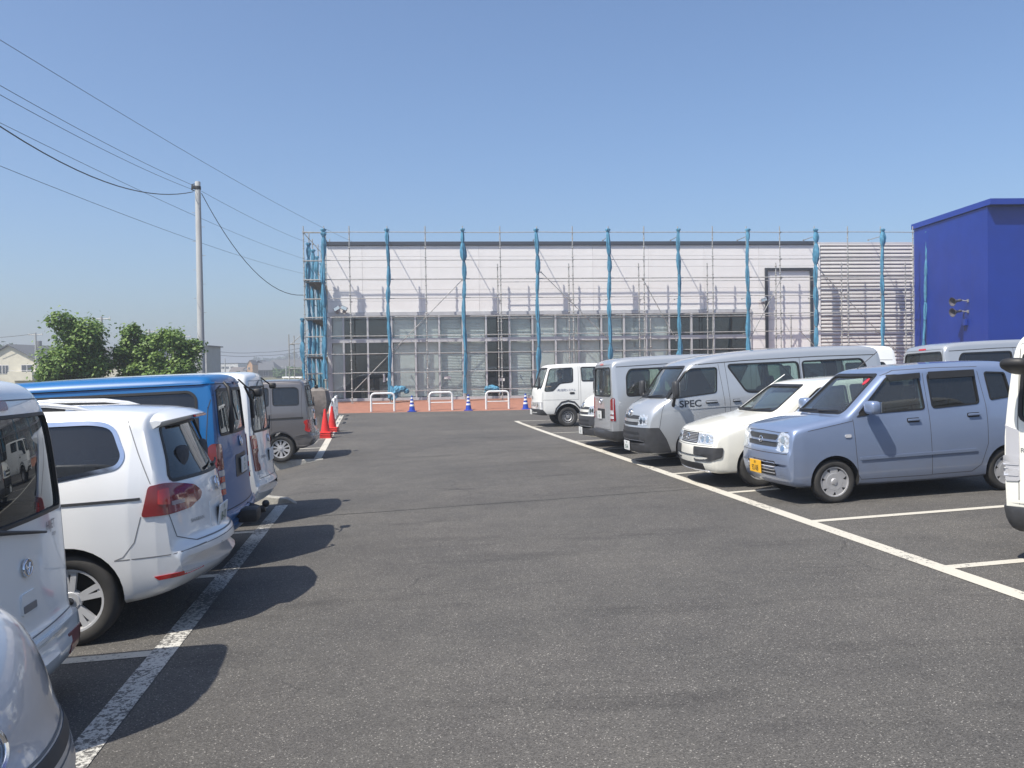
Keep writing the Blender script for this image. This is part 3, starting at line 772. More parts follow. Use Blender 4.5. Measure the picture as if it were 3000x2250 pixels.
# ================================================================ shop building
M_SIDING = mottle(mat('white siding', (.80, .785, .775), .45), 1.2, .95, 1.03); M_COPE = mat('dark coping', (.055, .065, .085), .5)
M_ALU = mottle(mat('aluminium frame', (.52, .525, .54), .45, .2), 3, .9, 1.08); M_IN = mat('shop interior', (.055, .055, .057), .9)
M_PALE = mottle(mat('pale backing board', (.74, .78, .77), .8), 2, .85, 1.06); M_FRAME = mat('charcoal frame', (.04, .045, .055), .5)
M_PLINTH = mottle(mat('grey plinth', (.26, .26, .26), .8), 3, .8, 1.1); M_JOINT = mat('siding joint', (.58, .58, .60), .8)
G_SHOPD = glass('clean shop glass', (.90, .93, .93), 1.5, dust=.015)
G_SHOP = glass('shop glass', (.93, .955, .95), 1.5, dust=.055)
shop = tag(empty('shop_building', fac(10, 1.1, .38)), 'long white single storey shop front behind scaffolding, tall windows below', 'building')
FRot = Matrix.Rotation(PH, 3, 'Z')
def inshop(o, root=None): o.parent = root or shop; o.matrix_parent_inverse = (root or shop).matrix_world.inverted(); return o
bpy.context.view_layer.update()
def fbox(name, t0, t1, d0, d1, z0, z1, m, root=None, bev=0.0, par=True):
    bm = BM(); c = fac((t0 + t1) / 2, (d0 + d1) / 2, (z0 + z1) / 2); box(bm, (0, 0, 0), (t1 - t0, d1 - d0, z1 - z0), None, bev)
    o = obj(name, bm, m); o.location = c; o.rotation_euler = (0, 0, PH)
    if par: inshop(o, root)
    return o
def inside_parent(o, par):
    bpy.context.view_layer.update(); o.parent = par; o.matrix_parent_inverse = par.matrix_world.inverted()
wall = fbox('wall', -2.62, 27.62, 1.16, 1.40, 4.72, 8.10, M_JOINT)
fbox('coping', -2.66, 22.3, 1.02, 1.46, 8.10, 8.28, M_COPE, bev=.01)
fbox('coping', 22.3, 27.66, 1.06, 1.46, 8.10, 8.22, mat('pale coping', (.55, .54, .55), .5), bev=.01)
fbox('wall', -2.62, -2.40, 1.40, 17, .2, 8.0, M_SIDING); fbox('wall', 27.4, 27.6, 1.40, 17, .2, 8.0, M_SIDING); fbox('wall', -2.62, 27.6, 17, 17.2, .2, 8.0, M_SIDING)
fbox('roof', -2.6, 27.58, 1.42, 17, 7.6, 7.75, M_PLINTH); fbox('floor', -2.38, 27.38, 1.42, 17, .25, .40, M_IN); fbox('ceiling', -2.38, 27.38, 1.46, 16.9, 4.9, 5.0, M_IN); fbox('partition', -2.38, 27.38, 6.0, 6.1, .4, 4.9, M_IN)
# siding boards, each a board of its own
cols = [-2.62, -.9, 1.98, 4.86, 7.75, 10.63, 13.5, 16.4, 19.3, 22.3]; zr = [4.80 + .55 * k for k in range(6)] + [8.09]
PM = {}
for i in range(len(cols) - 1):
    for k in range(6):
        t0, t1, z0, z1 = cols[i] + .004, cols[i + 1] - .004, zr[k] + .004, zr[k + 1] - .004
        key = (round(t1 - t0, 3), round(z1 - z0, 3))
        o = fbox('siding_panel', t0, t1, 1.10, 1.155, z0, z1, M_SIDING, bev=.006)
        if key in PM: me = o.data; o.data = PM[key]; bpy.data.meshes.remove(me)
        else: PM[key] = o.data
for k in range(8):                                              # white wall either side of the framed panel, down to the ground
    z0, z1 = .5 + .5375 * k + .006, .5 + .5375 * (k + 1) - .004
    fbox('siding_panel', 18.9, 22.28, 1.10, 1.155, z0, z1, M_SIDING, bev=.006)
fbox('wall', 18.86, 22.4, 1.16, 1.40, .3, 4.72, M_JOINT); fbox('plinth', 18.86, 27.6, 1.08, 1.42, .2, .5, M_PLINTH)
fr = fbox('panel_frame', 19.6, 19.74, 1.00, 1.12, .5, 6.9, M_FRAME, bev=.008); fbox('panel_frame', 22.02, 22.16, 1.00, 1.12, .5, 6.9, M_FRAME, bev=.008); fbox('panel_frame', 19.74, 22.02, 1.00, 1.12, 6.76, 6.9, M_FRAME, bev=.008)
# louvred bay
fbox('wall', 22.4, 27.6, 1.16, 1.40, .5, 4.72, M_JOINT)
M_LOUV = mottle(mat('louvre white', (.62, .60, .58), .5), 2, .92, 1.04)
bm = BM(); n = 10; prof = [(-.0, .0), (-.06, .006), (-.10, .03), (-.105, .085), (-.075, .145), (0, .172)]
vs0 = [[bm.verts.new((x, p[0], p[1])) for p in prof] for x in (-2.52, 2.52)]
for k in range(5): bm.faces.new((vs0[0][k], vs0[0][k + 1], vs0[1][k + 1], vs0[1][k]))
bm.faces.new(vs0[0]); bm.faces.new(vs0[1])
lo = obj('louvre_slat', bm, M_LOUV, smooth=35); lo.location = fac(25.08, 1.158, .52); lo.rotation_euler = (0, 0, PH); inshop(lo)
for k in range(1, 40):
    c = lo.copy(); COL.objects.link(c); c.location = fac(25.08, 1.158, .52 + k * .1925)
fbox('louvre_frame', 22.42, 22.56, 1.03, 1.16, .5, 8.1, M_SIDING, bev=.01); fbox('louvre_frame', 27.6, 27.72, 1.0, 1.16, .5, 8.1, mat('pale coping'), bev=.01)
# window wall
MU = [-2.48, -1.87] + [-.69 + 1.1705 * k for k in range(16)] + [18.82]
fbox('pilaster', -2.64, -2.50, 1.02, 1.40, .3, 4.78, M_ALU, bev=.01)
fbox('window_head', -2.50, 18.88, 1.04, 1.24, 4.62, 4.79, M_ALU, bev=.008); fbox('window_transom', -2.50, 18.88, 1.05, 1.22, 3.30, 3.50, M_ALU, bev=.008); fbox('window_sill', -2.50, 18.88, 1.03, 1.24, .42, .56, M_ALU, bev=.008)
for t in MU: fbox('mullion', t - .045, t + .045, 1.045, 1.23, .56, 4.62, M_ALU, bev=.006)
kinds = 'PDDPPBBDBPPPBBPDDDD'
GP = {}
for i in range(len(MU) - 1):
    t0, t1 = MU[i] + .045, MU[i + 1] - .045
    for z0, z1 in ((.56, 3.30), (3.50, 4.62)):
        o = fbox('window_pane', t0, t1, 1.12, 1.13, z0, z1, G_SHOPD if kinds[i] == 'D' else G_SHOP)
        key = (round(t1 - t0, 3), z0, kinds[i] == 'D')
        if key in GP: me = o.data; o.data = GP[key]; bpy.data.meshes.remove(me)
        else: GP[key] = o.data
    kd = kinds[i]
    if kd == 'P': fbox('backing_board', t0 + .01, t1 - .01, 1.30, 1.32, .60, 4.55, M_PALE)
    elif kd == 'B':
        bm = BM()
        for k in range(50): box(bm, (0, 0, -1.96 + k * .079), (t1 - t0 - .04, .07, .005), Matrix.Rotation(R(62), 3, 'X'))  # slats added behind the pane to imitate striped reflections in the glass
        fbox('backing_board', t0 + .01, t1 - .01, 1.40, 1.42, .60, 4.55, M_ALU)
        o = obj('reflection_slats', bm, M_PALE); o.location = fac((t0 + t1) / 2, 1.33, 2.58); o.rotation_euler = (0, 0, PH); inshop(o)
random.seed(5)
cart = [mat('cardboard', (.28, .19, .11), .9), mat('pale carton', (.5, .47, .42), .9), mat('dark shelf', (.07, .07, .075), .8), mat('paper', (.7, .7, .68), .9)]
for t, d, w, h, mi, lab in ((.3, 2.6, 1.1, 1.1, 1, 'stack of pale cartons inside the second dark window from the left corner'), (-.9, 3.2, .7, 1.1, 0, 'stack of brown cartons inside the first dark window from the left corner'), (7.0, 2.8, 1.2, 1.3, 2, 'dark shelf unit inside the window behind the third hoop barrier'), (15.6, 3.2, 1.2, 1.0, 0, 'stack of brown cartons inside the dark windows above the silver vans'), (16.9, 2.6, .6, 1.9, 2, 'tall dark shelf inside the dark windows near the white wall')):
    root = tag(empty('stored_goods', fac(t, d, .4), PH), lab, 'goods'); z = 0
    while z < h - .1:
        hh = random.uniform(.28, .42); ww = w * random.uniform(.75, 1); bm = BM(); box(bm, (0, .25, z + hh / 2), (ww, .5, hh - .01), None, .01); obj('carton' if mi < 2 else 'shelf_tier', bm, cart[mi], root); z += hh
for t, z in ((.35, 1.42), (3.2, 1.45), (5.9, 1.3)): tag(fbox('paper_notice', t - .16, t + .16, 1.095, 1.10, z, z + .14, cart[3], par=False), {.35: 'white paper notice taped inside the dark window nearest the left corner', 3.2: 'white paper notice on the dark window behind the first blue cone', 5.9: 'white paper notice on the striped window behind the second barrier'}[t], 'notice')
tag(fbox('paper_notice', .02, .12, 1.095, 1.10, 1.35, 1.75, cart[3], par=False), 'tall narrow white paper strip beside the window mullion near the left corner', 'notice')

# ================================================================ blue building
M_BLUEW = mottle(mat('deep blue cladding', (.003, .028, .25), .5), .7, .85, 1.08); M_BLUEF = mat('blue fascia', (.008, .035, .27), .45)
def poly_prism(name, pts, z0, z1, m, parent):
    bm = BM(); a = [bm.verts.new((p.x, p.y, z0)) for p in pts]; b = [bm.verts.new((p.x, p.y, z1)) for p in pts]; n = len(pts)
    for i in range(n): bm.faces.new((a[i], a[(i + 1) % n], b[(i + 1) % n], b[i]))
    bm.faces.new(a[::-1]); bm.faces.new(b)
    return obj(name, bm, m, parent)
bb = tag(empty('blue_building'), 'tall deep blue building block at the right of the shop front', 'building')
C0, C1, C2, C3 = fac(27.66, 1.0, 0), fac(27.33, -5.5, 0), fac(46, -6.4, 0), fac(46, 1.3, 0); C4 = fac(28.2, 1.35, 0)
poly_prism('wall', [C0, C1, C2, C3, C4], .2, 8.85, M_BLUEW, bb)
ov = .45
D0, D1, D2, D3, D4 = fac(27.58, 1.12, 0), fac(27.24, -5.85, 0), fac(46, -6.8, 0), fac(46, 1.75, 0), fac(28.1, 1.5, 0)
poly_prism('fascia', [D0, D1, D2, D3, D4], 8.88, 9.14, M_BLUEF, bb)
poly_prism('plinth', [fac(27.60, 1.0, 0), fac(27.27, -5.56, 0), fac(46, -6.46, 0), fac(46, 0, 0)], .1, .5, M_PLINTH, bb)
for k in range(7):                                              # flat cladding joints down the flank and the front
    t = (k + .5) / 7; p = C0.lerp(C1, t); n = (C1 - C0).normalized(); q = Vector((-n.y, n.x, 0)) * -1
    bm = BM(); box(bm, (0, 0, 0), (.02, .008, 8.3), Matrix.Rotation(math.atan2(n.y, n.x), 3, 'Z')); o = obj('cladding_joint', bm, M_BLUEF, bb); o.location = Vector((p.x, p.y, 4.7))
M_HORN = mat('grey horn plastic', (.075, .07, .085), .8)
for z, lab, roll in ((4.80, 'upper grey horn loudspeaker on the blue wall', 0), (4.30, 'lower grey horn loudspeaker on the blue wall', .1)):
    p = C0.lerp(C1, .76); p = Vector((p.x, p.y, z))
    h = tag(empty('horn_loudspeaker', p), lab, 'loudspeaker', 'horn loudspeakers on the blue wall')
    bm = BM(); lathe(bm, [(.03, .0), (.06, .05), (.07, .14), (.05, .2), (.08, .32), (.14, .44), (.21, .52), (.215, .535), (.19, .53), (.1, .40), (.03, .25)], 20, 'Z'); o = obj('horn', bm, M_HORN, h, smooth=40)
    o.rotation_euler = (R(100), 0, R(-75)); o.location = (-.25, .12, 0)
    bm = BM(); tube(bm, [(.0, 0, -.05), (-.15, .02, -.05), (-.25, .08, -.02)], .025, 6); box(bm, (-.02, 0, -.05), (.04, .14, .14)); obj('bracket', bm, M_STEEL, h)
p = C0.lerp(C1, .74); j = tag(empty('cable_box', Vector((p.x, p.y, 3.75))), 'small blue cable box with hanging cable below the loudspeakers', 'box')
bm = BM(); box(bm, (-.08, 0, 0), (.14, .24, .3), None, .02); obj('housing', bm, M_BLUEF, j); bm = BM(); tube(bm, [(-.09, .05, .5), (-.14, .02, .3), (-.10, 0, .1), (-.10, 0, -.4)], .015, 6); obj('cable', bm, M_TRIM, j)

# ================================================================ scaffolding
M_SCAF = mottle(mat('galvanised pipe', (.40, .40, .385), .5, .3), 5, .7, 1.15); M_PLANK = mottle(mat('scaffold plank', (.25, .25, .24), .7, .2), 6, .7, 1.15)
scaf = tag(empty('scaffolding', fac(10, 0, .36)), 'grey pipe scaffolding standing along the whole shop front', 'scaffolding')
bpy.context.view_layer.update()
def put(o, p, rot=None):
    o.location = p - scaf.location
    if rot: o.rotation_euler = rot
    o.parent = scaf; return o
def post_mesh(h):
    bm = BM(); tube(bm, [(0, 0, 0), (0, 0, h)], .027, 8)
    z = .25
    while z < h - .15: lathe(bm, [(.03, z - .03), (.048, z - .012), (.048, z + .012), (.03, z + .03)], 8); z += .45
    box(bm, (0, 0, .01), (.14, .14, .012))
    me = bpy.data.meshes.new('post'); bm.to_mesh(me); bm.free(); me.materials.append(M_SCAF); return me
PM1, PM2, PM3 = post_mesh(8.5), post_mesh(6.72), post_mesh(4.05)
TP = [-3.58, -2.64, -1.41, .41, 2.22, 4.04, 5.85, 7.63, 9.42, 11.19, 12.96, 14.71, 16.49, 18.23, 20.0, 21.77, 23.53, 25.29, 27.02]
apz = lambda d: lerp((-4.5, -4, -2, 0, .8), (.055, .10, .22, .345, .385), d) + .02
for i, t in enumerate(TP): put(obj('post', PM1, None), fac(t, 0, apz(0)), (0, R(random.uniform(-.25, .25)), R(random.uniform(0, 90))))
for t in (5.75, 9.3, 12.9, 16.4, 20.0, 23.5, 27.0): put(obj('post', PM2, None), fac(t, .66, apz(.66)), (0, R(random.uniform(-.3, .3)), 0))
for t in (13.45, 20.8): put(obj('post', PM3, None), fac(t, .66, apz(.66)))
RAILZ = [8.57, 7.22, 6.30, 5.39, 4.50, 3.59, 2.73, 1.82, .93]
RM = {}
def rail(p, q, r=.022, name='rail'):
    L_ = round((q - p).length, 2); key = (L_, r)
    if key not in RM:
        bm = BM(); tube(bm, [(-.03, 0, 0), (L_ + .03, 0, 0)], r, 7)
        for x in (.0, L_): box(bm, (x, 0, -.005), (.07, .055, .07))
        me = bpy.data.meshes.new('rail'); bm.to_mesh(me); bm.free(); me.materials.append(M_SCAF); RM[key] = me
    d = q - p
    return put(obj(name, RM[key], None), p, (0, -math.asin(max(-1, min(1, d.z / d.length))), math.atan2(d.y, d.x)))
for z in RAILZ:
    for i in range(len(TP) - 1):
        if z == .93 and i == 12: continue
        j0, j1 = random.uniform(-.012, .012), random.uniform(-.012, .012)
        rail(fac(TP[i], -.03, z + j0), fac(TP[i + 1], -.03, z + j1), .028 if z in (6.30, 4.50) else .021)
for p, q in (((-1.37, .91), (3.95, 6.25)), ((7.84, 6.63), (11.15, 3.3)), ((12.93, 6.26), (14.6, 3.2)), ((20.09, 6.31), (18.42, 3.27)), ((21.97, 6.77), (26.7, 1.92)), ((23.6, .95), (21.0, 3.6))):
    rail(fac(p[0], .06, p[1]), fac(q[0], .06, q[1]), .021, 'brace')
for i, t in enumerate(TP[1:]):                                  # ties back to the wall and brackets
    if i % 2 == 0: rail(fac(t, -.08, 8.36), fac(t, 1.25, 8.36), .02, 'wall_tie')
    for z in (5.30, 3.50): rail(fac(t, -.04, z), fac(t, .70 if z == 5.30 else .55, z), .016, 'bracket')
for z in (6.22, 4.42):
    for t0, t1 in ((5.75, 9.3), (9.3, 12.9), (12.9, 16.4), (16.4, 20.0), (20.0, 23.5), (23.5, 27.0)): rail(fac(t0, .66, z), fac(t1, .66, z), .018)
# side run down the left wall
SD = [1.83 * k for k in range(1, 8)]
for d in SD: put(obj('post', PM1, None), fac(-3.58, d, .30), (0, R(random.uniform(-.3, .3)), 0)); put(obj('post', PM1, None), fac(-2.74, d, .30))
for z in RAILZ:
    for d0, d1 in zip([0] + SD, SD): rail(fac(-3.58, d0, z), fac(-3.58, d1, z), .021)
    rail(fac(-3.58, .03, z - .02), fac(-2.66, .03, z - .02), .02)
for d0, d1 in zip([0] + SD, SD): rail(fac(-3.56, d0, 6.3), fac(-3.56, d1, 4.55), .018, 'brace')
bm = BM(); box(bm, (0, 0, 0), (.38, 1.78, .05), None, .008)
for k in range(6): box(bm, (0, -.75 + k * .3, -.035), (.36, .03, .03))
pm = bpy.data.meshes.new('plank'); bm.to_mesh(pm); bm.free(); pm.materials.append(M_PLANK)
for z in (6.2, 4.4, 2.62):
    for d0, d1 in zip([0] + SD, SD):
        for t in (-3.34, -2.94): put(obj('plank', pm, None), fac(t, (d0 + d1) / 2, z + random.uniform(0, .012)), (0, 0, PH))
# small outer stair tower beyond the side run
sc2 = tag(empty('scaffold_bay', fac(-5.2, 4.5, .2)), 'low single scaffold bay standing left of the scaffolded side wall', 'scaffolding')
bm = BM(); b0 = fac(-5.2, 4.5, .2)
def rel(t, d, z): return fac(t, d, z) - b0
for t, d in ((-5.0, 4.2), (-4.05, 4.2), (-5.0, 6.0), (-4.05, 6.0)):
    bm = BM(); tube(bm, [rel(t, d, .2), rel(t, d, 3.9 if t < -4.5 else 3.1)], .026, 8); obj('post', bm, M_SCAF, sc2)
for z in (1.2, 2.1, 3.4):
    bm = BM(); tube(bm, [rel(-5.0, 4.2, z), rel(-4.0, 4.2, z)], .022, 7); obj('rail', bm, M_SCAF, sc2)
    bm = BM(); tube(bm, [rel(-5.0, 4.2, z), rel(-5.0, 6.0, z)], .022, 7); obj('rail', bm, M_SCAF, sc2)
bm = BM(); tube(bm, [rel(-5.0, 4.2, 3.3), rel(-3.7, 4.2, 4.4)], .02, 7); obj('brace', bm, M_SCAF, sc2)

def crumple(bm, c, s, seed):
    rng = random.Random(seed); r = bmesh.ops.create_icosphere(bm, subdivisions=3, radius=1.0); W_ = [(Vector((rng.uniform(-1, 1), rng.uniform(-1, 1), rng.uniform(-1, 1))).normalized() * rng.uniform(4, 16), rng.uniform(0, 6), rng.uniform(.06, .17)) for _ in range(9)]
    for v in r['verts']:
        n = v.co.copy(); k = 1 + sum(a * abs(math.sin(n.dot(w) + p)) for w, p, a in W_) - .45; v.co = Vector(c) + Vector((n.x * s[0], n.y * s[1], n.z * s[2])) * k
# rolled blue sheets tied to the posts
M_SHEET = mottle(mat('blue sheeting', (.06, .215, .335), .65), 7, .6, 1.35, 6, stretch=(1, 1, .3), bump=.8, bscale=18)
M_CORD = mat('tie cord', (.03, .12, .2), .8)
def sheet(name, label, p, z0, z1, seed, fat=1.0, lean=0.0, tail=0, group='rolled blue sheets tied to the scaffold posts'):
    rng = random.Random(seed); root = tag(empty(name, Vector((p.x, p.y, z0))), label, 'sheeting', group)
    H = z1 - z0; ties = [0.0]; z = rng.uniform(.7, 1.3)
    while z < H - .35: ties.append(z); z += rng.uniform(.8, 1.4)
    ties.append(H - .14)
    bm = BM(); N = 26; rings = []; zs = frange(0, H, .06); ph = rng.uniform(0, 6)
    for z in zs:
        seg = max([k for k in range(len(ties)) if ties[k] <= z + 1e-6] or [0]); lo_ = ties[seg]; hi_ = ties[seg + 1] if seg + 1 < len(ties) else H
        t = min(1, max(0, (z - lo_) / max(.05, hi_ - lo_))); rs = random.Random(seed * 31 + seg)
        full = (.078 + .035 * rs.random()) * fat * (1.3 if seg >= len(ties) - 3 and seg < len(ties) - 1 and rs.random() < .6 else 1)
        bell = math.sin(math.pi * t ** (.6 + .8 * rs.random())) ** .7 if 0 < t < 1 else 0
        if seg == 0: bell = max(bell, (1 - t) * .9)
        r = .055 + (full - .052) * bell
        if seg == len(ties) - 1: r = .055 + .07 * math.sin(2.4 * t) * fat
        ox, oy = .03 * math.sin(z * 1.7 + ph) + lean * (z / H - .5), .03 * math.cos(z * 1.3 + ph) - .05
        ring = []
        for k in range(N):
            th = 2 * math.pi * k / N
            fo = .35 + .65 * bell; f = 1 + fo * (.17 * math.sin(4 * th + ph * (seg + 1) + z * .4) + .14 * math.sin(7 * th - z * .9 + ph * seg) + .08 * math.sin(11 * th + z * 3) + .05 * math.sin(23 * z + 2 * th))
            q = FU * (ox + r * f * math.cos(th)) + FN * (oy + r * f * .85 * math.sin(th))
            ring.append(bm.verts.new((q.x, q.y, z)))
        rings.append(ring)
    for a, b in zip(rings, rings[1:]):
        for k in range(N): bm.faces.new((a[k], a[(k + 1) % N], b[(k + 1) % N], b[k]))
    bm.faces.new(rings[0][::-1]); bm.faces.new(rings[-1])
    obj('rolled_cloth', bm, M_SHEET, root, smooth=70)
    for z in ties[1:]:
        bm = BM(); c = FN * -.05 + FU * (.03 * math.sin(z * 1.7 + ph) + lean * (z / H - .5)); n = 10
        tube(bm, [(c.x + .058 * math.cos(2 * math.pi * k / n), c.y + .058 * math.sin(2 * math.pi * k / n), z) for k in range(n + 1)], .012, 5); obj('tie_cord', bm, M_CORD, root)
    if tail:                                                     # loose end gathered on the paving or spread like two legs
        bm = BM()
        if tail == 1:
            for k in range(4): crumple(bm, FU * (.12 + .22 * k) + Vector((0, 0, (-.15, .08, .12, .0)[k])), ((.2, .16, .22), (.17, .14, .17), (.18, .14, .13), (.11, .1, .1))[k], seed + k)
            tube(bm, [(0, 0, .25), (.12, 0, -.05), (.2, 0, -.35)], [.12, .17, .2], 9)
        else:
            tube(bm, [(0, 0, .3), tuple(FU * -.16 + Vector((0, 0, -.1))), tuple(FU * -.30 + Vector((0, 0, -.55)))], [.09, .10, .05], 9)
            tube(bm, [(0, 0, .3), tuple(FU * .10 + Vector((0, 0, -.1))), tuple(FU * .16 + Vector((0, 0, -.62)))], [.09, .11, .06], 9)
        obj('loose_end', bm, M_SHEET, root, smooth=28)
    return root
ords = ['first', 'second', 'third', 'fourth', 'fifth', 'sixth', 'seventh', 'eighth', 'ninth']
BT = [-2.64, .41, 4.04, 7.63, 11.19, 14.71, 18.23, 21.77, 25.29]; BZ = [1.55, .9, .75, 1.0, 1.0, 2.4, 1.0, .8, .8]
for i, t in enumerate(BT):
    sheet('rolled_sheet', '%s rolled blue sheet from the left along the shop front, tied to a scaffold post' % ords[i], fac(t, -.10, 0), BZ[i], 8.72, 11 + i, 1.1 if i in (0, 7) else .92, tail=1 if i == 1 else 2 if i in (5, 6) else 0)
sheet('rolled_sheet', 'thin blue sheet trailing down the scaffold end in front of the blue building', fac(27.55, -.15, 0), 1.9, 8.6, 77, .75, .25)
for k, (d, z0, f) in enumerate(((.25, .7, .95), (1.83, .8, .9), (3.66, .8, .85), (5.5, .8, .9), (7.3, .8, .85), (9.2, .9, .85))):
    sheet('rolled_sheet', '%s rolled blue sheet back along the scaffolded left side wall' % ords[k], fac(-3.40, d, 0), z0, 8.1 - .1 * k, 40 + k, f, group='rolled blue sheets on the side scaffold')
rt_ = sheet('rolled_sheet', 'blue sheet sagging outward at the left corner of the scaffolding', fac(-3.72, .4, 0), 1.6, 4.5, 66, .95, -.12, group='rolled blue sheets on the side scaffold')
bun = tag(empty('cloth_bundle', fac(5.3, -.3, .93)), 'small knotted bundle of turquoise cloth hanging by the third rolled sheet', 'cloth'); bm = BM()
crumple(bm, (-.05, 0, .03), (.26, .14, .15), 5); crumple(bm, (.15, 0, .0), (.18, .12, .11), 6)
tube(bm, [(.2, 0, 0), (.38, 0, -.08), (.42, 0, -.2)], [.06, .05, .03], 7); tube(bm, [(-.2, 0, 0), (-.34, 0, -.15)], [.06, .03], 7); obj('folds', bm, M_SHEET, bun, smooth=28)

# lamps and camera on the wall
M_LAMPB = mat('lamp housing', (.30, .30, .32), .5, .4)
for t, z, ry, lab in ((-2.15, 4.98, -30, 'left one of two floodlights above the corner windows'), (-1.80, 5.0, 25, 'right one of two floodlights above the corner windows'), (19.42, 5.25, -20, 'white security camera left of the framed panel')):  # the last fitting is the wall camera, built in the lamp shape
    f_ = tag(empty('floodlight', fac(t, 1.0, z), PH), lab, 'lamp', 'lamps on the shop wall'); bm = BM(); q = Matrix.Rotation(R(ry), 3, 'Y')
    box(bm, (0, -.16, 0), (.34, .16, .20), q, .03); obj('housing', bm, M_LAMPB if t < 5 else M_SIDING, f_); bm = BM(); box(bm, (0, -.245, 0), (.28, .02, .15), q); obj('lens', bm, M_CHROME, f_)
    bm = BM(); tube(bm, [(0, .1, -.12), (0, -.05, -.12), (0, -.12, -.02)], .025, 6); blob(bm, (0, -.1, -.16), (.09, .08, .07), .8, 12, 8); obj('bracket', bm, M_LAMPB, f_)

# ================================================================ barriers and cones
M_WPAINT = mottle(mat('white barrier paint', (.76, .76, .75), .4), 6, .9, 1.03)
def barrier(label, p, rz, group):
    root = tag(empty('hoop_barrier', p, rz), label, 'barrier', group); bm = BM(); pts = []
    w, h, r = 1.0, .80, .16
    pts += [(-w / 2, 0, -.05), (-w / 2, 0, h - r)] + [(-w / 2 + r - r * math.cos(k * math.pi / 12), 0, h - r + r * math.sin(k * math.pi / 12)) for k in range(1, 7)]
    pts += [(w / 2 - r + r * math.sin(k * math.pi / 12), 0, h - r + r * math.cos(k * math.pi / 12)) for k in range(0, 7)] + [(w / 2, 0, -.05)]
    tube(bm, pts, .045, 12); obj('hoop', bm, M_WPAINT, root, smooth=60)
    bm = BM(); tube(bm, [(-w / 2, 0, .36), (w / 2, 0, .36)], .022, 8); obj('cross_bar', bm, M_WPAINT, root, smooth=60)
    for x in (-w / 2, w / 2): bm = BM(); lathe(bm, [(.06, -.02), (.06, .015), (.047, .02)], 14, 'Z', (x, 0, .0)); obj('foot_collar', bm, M_STEEL, root)
    return root
for t, lab in ((.25, 'white hoop barrier on the red paving, leftmost of the three before the windows'), (2.78, 'white hoop barrier on the red paving, middle one between two blue cones'), (5.27, 'white hoop barrier on the red paving nearest the work truck')):
    barrier(lab, fac(t, -4.1, apz(-4.1)), PH, 'hoop barriers at the shop front')
for a, s, lab in ((31.9, -1.98, 'white hoop barrier seen end on, nearest the red cones'), (34.0, -2.0, 'white hoop barrier seen end on, in the middle of its row'), (36.2, -2.05, 'white hoop barrier seen end on, farthest down the aisle')):
    barrier(lab, site(a, s), AL + math.pi / 2, 'hoop barriers along the aisle')
def cone(label, p, body, band=None, group=None, h=.70, bands=((.30, .42), (.54, .66), (.78, .88))):
    root = tag(empty('traffic_cone', p), label, 'cone', group)
    prof = lambda t: .135 - .105 * t
    bm = BM(); lathe(bm, [(prof(0) + .03, .03), (prof(.03), .045)] + [(prof(t), .03 + (h - .03) * t) for t in (.1, .3, .5, .7, .9, 1.0)] + [(.02, h + .005)], 28); obj('cone_body', bm, body, root, smooth=50)
    bm = BM(); box(bm, (0, 0, .017), (.38, .38, .034), None, .012); obj('base', bm, body, root)
    if band:
        for t0, t1 in bands:
            bm = BM(); lathe(bm, [(prof(t0) + .002, .03 + (h - .03) * t0), (prof(t0) + .005, .03 + (h - .03) * t0 + .004), (prof(t1) + .005, .03 + (h - .03) * t1 - .004), (prof(t1) + .002, .03 + (h - .03) * t1)], 28); obj('reflective_band', bm, band, root, smooth=50)
    return root
M_CBLUE = mat('blue cone plastic', (.012, .05, .36), .45); M_CRED = mottle(mat('red cone plastic', (.62, .025, .02), .45), 6, .85, 1.1); M_BAND = mat('reflective white', (.75, .76, .78), .4)
for t, lab in ((1.52, 'blue and white banded cone between the first and second hoop barriers'), (3.98, 'blue and white banded cone between the second and third hoop barriers'), (6.5, 'blue and white banded cone beside the nose of the work truck')):
    cone(lab, fac(t, -4.25, apz(-4.2) - .005), M_CBLUE, M_BAND, 'blue cones at the shop front')
for a, s, n, nm in ((26.0, -1.80, 4, 'nearer'), (28.3, -1.74, 3, 'farther')):
    for k in range(n):
        c = cone(('lowest' if k == 0 else 'topmost' if k == n - 1 else ['', 'second', 'third'][k]) + ' red cone in the %s stack of red cones' % nm, site(a, s) + Vector((0, 0, k * .05)), M_CRED, None, 'stacked red cones by the grey van')
# tarp over a tall load beside the cones
M_TARP = mottle(mat('grey tarpaulin', (.17, .15, .135), .75), 5, .75, 1.15, bump=.6, bscale=9)
tp = tag(empty('covered_load', site(27.2, -2.03)), 'tall load under a grey brown tarpaulin behind the grey van', 'tarpaulin'); tp.scale = (.82, .82, .95)
bm = BM(); ring = []
for z, w, dpt, dx in ((.02, .14, .16, 0), (.60, .15, .18, 0), (.78, .24, .26, .02), (1.08, .33, .33, .02), (1.42, .30, .28, -.02), (1.52, .16, .16, -.08)):
    ring.append([bm.verts.new((dx + w * x + random.uniform(-.03, .03), dpt * y + random.uniform(-.03, .03), z + random.uniform(-.02, .02))) for x, y in ((-1, -1), (0, -1.1), (1, -1), (1.1, 0), (1, 1), (0, 1.1), (-1, 1), (-1.1, 0))])
for a, b in zip(ring, ring[1:]):
    for k in range(8): bm.faces.new((a[k], a[(k + 1) % 8], b[(k + 1) % 8], b[k]))
bm.faces.new(ring[0][::-1]); bm.faces.new(ring[-1]); bmesh.ops.subdivide_edges(bm, edges=bm.edges[:], cuts=1, use_grid_fill=True, smooth=.1); obj('cover', bm, M_TARP, tp, smooth=24)

